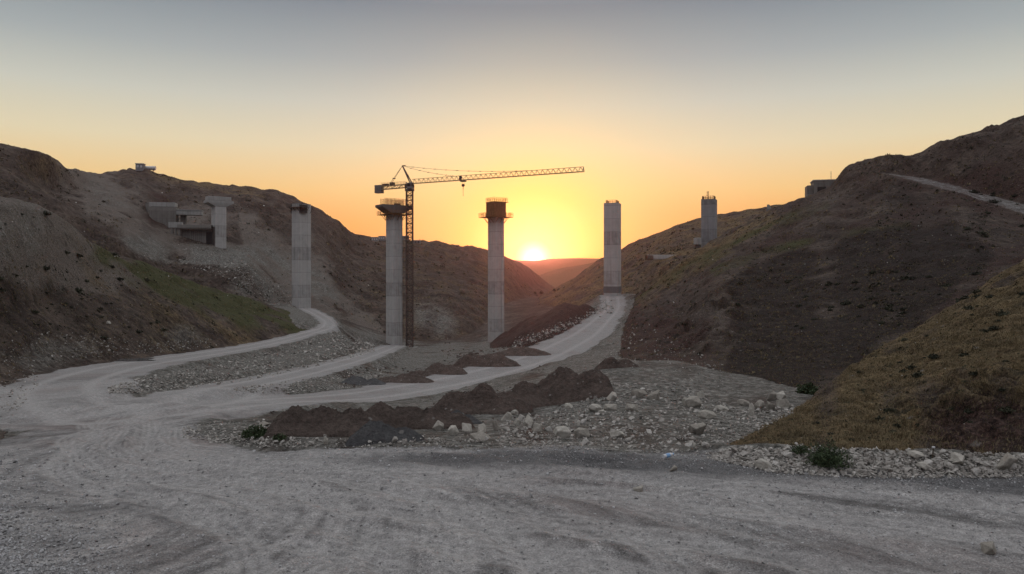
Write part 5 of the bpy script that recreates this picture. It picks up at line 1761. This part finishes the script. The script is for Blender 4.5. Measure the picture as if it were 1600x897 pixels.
# dry grass on the near right slope and on the banks
def grass_sampler(r):
    while True:
        if r.random() < .72:
            px, py = r.uniform(1110, 1600), r.uniform(410, 728)
        else:
            px, py = r.uniform(0, 520), r.uniform(330, 560)
        x, y = ground_at(px, py)
        j = int(np.clip(np.searchsorted(pxs, px), 0, NC - 1)); i = int(np.clip((math.log(y) - lds[0]) / 0.0058, 0, MR - 1))
        g = grass[i, j] + green[i, j] * .7
        if r.random() < g and y < 140 and roadm[i, j] < .1:
            return px, py, 1.0


def build_grass(n, seed):
    rng = np.random.default_rng(seed)
    pts, sz = screen_points(n, grass_sampler, seed)
    V_, F_ = [], []
    nb = 5
    a = rng.uniform(0, 2 * np.pi, (len(pts), nb))
    hgt = rng.uniform(.03, .11, (len(pts), nb)) * (0.7 + pts[:, 1:2] / 80)
    wd = 0.005 + 0.00025 * pts[:, 1:2] * np.ones((1, nb))
    rad = rng.uniform(0, .16, (len(pts), nb)) * (0.6 + pts[:, 1:2] / 60)
    b = rng.uniform(0, 2 * np.pi, (len(pts), nb))
    bx = pts[:, 0:1] + np.cos(b) * rad; by = pts[:, 1:2] + np.sin(b) * rad
    bz = ground_z(bx, by) - .02
    lx, ly = np.cos(a) * hgt * .6, np.sin(a) * hgt * .6
    wx, wy = -np.sin(a) * wd, np.cos(a) * wd
    P = np.stack([np.stack([bx - wx, by - wy, bz], -1), np.stack([bx + wx, by + wy, bz], -1), np.stack([bx + lx, by + ly, bz + hgt], -1)], 2).reshape(-1, 3)
    F = np.arange(len(P)).reshape(-1, 3)
    me = mesh_from('dry_grass', P, F, MAT['straw'])
    o = link('dry_grass', me)
    o['kind'] = 'stuff'; o['label'] = 'short dry grass on the slopes'; o['category'] = 'grass'


build_grass(16000, 41)

# small trees at the end of the valley
for i, (px, py, hh, lab) in enumerate([(836, 454, 4.6, 'small dark tree at the valley end, leftmost of the far group'), (846, 453, 6.0, 'taller dark tree in the far group at the valley end'),
                                       (857, 453, 5.2, 'broad dark tree in the far group at the valley end'), (866, 456, 3.4, 'tiny dark tree right of the far group, below the pink ridge')]):
    x, y = ground_at(px, py)
    y = min(y, 620); x = (px - 800) * y / FPX
    t = empty('tree', (x, y, float(ground_z(x, y)) - .2)); tag(t, lab, 'tree')
    mb = MB().beam((0, 0, 0), (0.1, 0, hh * .5), .22, sides=7)
    for q in range(4):
        a = q * 1.6
        mb.beam((0.05, 0, hh * .35), (math.cos(a) * hh * .22, math.sin(a) * hh * .22, hh * .7), .1, sides=5)
    mb.build('trunk', MAT['wood'], t)
    c = link('crown', leaf_clump('crown', RNG, 380, hh * .36, hh * .5, hh * .06, MAT['leaf_dark']), t, (0, 0, hh * .45))

# ================================================================== water, litter, marker
def puddle(px, py, wpx, dep, label):
    x, y = ground_at(px, py)
    k = y / FPX
    n = 40
    ang_ = np.linspace(0, 2 * np.pi, n, endpoint=False)
    r = 1 + .25 * np.sin(ang_ * 3 + px) + .15 * np.sin(ang_ * 5 + 2)
    vx, vy = np.cos(ang_) * r * wpx * k / 2, np.sin(ang_) * r * dep
    zz = float(np.percentile(ground_z(x + vx * .8, y + vy * .8), 72)) + .02
    bm = bmesh.new()
    bm.faces.new([bm.verts.new((a, b, 0)) for a, b in zip(vx, vy)])
    me = bpy.data.meshes.new('water'); bm.to_mesh(me); bm.free()
    me.materials.append(MAT['water'])
    o = link('water', me, None, (x, y, zz)); o['kind'] = 'structure'; o['label'] = label; o['category'] = 'puddle'


m, t_ = new_mat('puddle_water')
p_ = principled(t_, (0.10, 0.10, 0.10), 0.06, t_.noise(t_.n('ShaderNodeTexCoord').outputs['Object'], 3.0, 2), .05, .01, spec=0.6)
MAT['water'] = m
puddle(205, 564, 78, 1.6, 'thin pale puddle beside the left road at the foot of the hill')

x, y = ground_at(1043, 717)
t = empty('plastic_bottle', (x, y, float(ground_z(x, y)) + .05), R(35)); tag(t, 'crushed blue and white plastic bottle lying at the road edge', 'bottle')
MB().beam((-.13, 0, .02), (.10, 0, .03), .09, sides=12).beam((.10, 0, .03), (.15, 0, .035), .055, sides=12).build('bottle_body', MAT['white'], t)
MB().beam((-.06, 0, .0235), (.05, 0, .0285), .096, sides=12).build('sleeve', MAT['blue'], t)
MB().beam((.15, 0, .035), (.18, 0, .037), .045, sides=10).build('cap', MAT['blue'], t)

x, y = ground_at(1457, 716)
t = empty('marker_stake', (x, y, float(ground_z(x, y)) - .05)); tag(t, 'short dark stake with a white cap in front of the red bank', 'stake')
MB().beam((0, 0, 0), (.015, 0, .26), .028, sides=6).build('post', MAT['wood'], t)
MB().box((.02, 0, .275), (.06, .04, .035), bevel=.01).build('cap', MAT['white'], t)

x, y = ground_at(699, 537)
t = empty('steel_plate', (x, y, float(ground_z(x, y)) + .1), R(8)); tag(t, 'low dark plate lying on blocks on the valley floor behind the crane', 'plate')
MB().prism([(-1.1, -.7), (1.1, -.7), (1.1, .7), (-1.1, .7)], .35, .5).build('plate', MAT['dark_form'], t)
for s_ in (-.8, .8):
    MB().box((s_, 0, .15), (.3, 1.2, .4)).build('block', MAT['dark_form'], t)


# the mass of short grass and scrub tufts on the farther hillsides
def hill_tufts(n, seed, mat, name, lab, lo, hi, w):
    rng = np.random.default_rng(seed)
    P = []
    while len(P) < n:
        px, py = rng.uniform(-20, 1620), rng.uniform(180, 720)
        x, y = ground_at(px, py)
        if y > 700 or y < 18:
            continue
        j = int(np.clip(np.searchsorted(pxs, px), 0, NC - 1)); i = int(np.clip((math.log(y) - lds[0]) / 0.0058, 0, MR - 1))
        if LAY[i, j] in (1, 2, 3, 4, 5) and roadm[i, j] < .05 and trackm[i, j] < .05 and rng.random() > 0.8 * gravel[i, j] + 0.6 * pale[i, j] and rng.random() < 0.55 + 0.9 * perlin(np.array([x / (y * .06)]), np.array([y / (y * .06) + seed]), 90)[0]:
            P.append((x, y))
    P = np.array(P)
    nb = 6
    y = P[:, 1:2]
    k = y / FPX
    size = k * rng.uniform(lo, hi, (n, 1)) * np.where(rng.random((n, 1)) < .12, 1.8, 1.0)
    a = rng.uniform(0, 2 * np.pi, (n, nb)); b = rng.uniform(0, 2 * np.pi, (n, nb))
    rad = rng.uniform(0, 1.0, (n, nb)) * size
    bx = P[:, 0:1] + np.cos(b) * rad; by = y + np.sin(b) * rad
    bz = ground_z(bx, by) - .1 * size
    h = size * rng.uniform(.45, 1.0, (n, nb))
    wd = size * w
    lx, ly = np.cos(a) * h * .5, np.sin(a) * h * .5
    wx, wy = -np.sin(a) * wd, np.cos(a) * wd
    Q = np.stack([np.stack([bx - wx, by - wy, bz], -1), np.stack([bx + wx, by + wy, bz], -1), np.stack([bx + lx, by + ly, bz + h], -1)], 2).reshape(-1, 3)
    o = link(name, mesh_from(name, Q, np.arange(len(Q)).reshape(-1, 3), MAT[mat]))
    o['kind'] = 'stuff'; o['label'] = lab; o['category'] = 'scrub'


hill_tufts(7000, 51, 'straw', 'dry_grass', 'dry grass tufts all over the hillsides', 0.8, 2.4, .35)
hill_tufts(5000, 52, 'leaf_dark', 'scrub', 'low dark scrub all over the hillsides', 0.8, 2.4, .42)
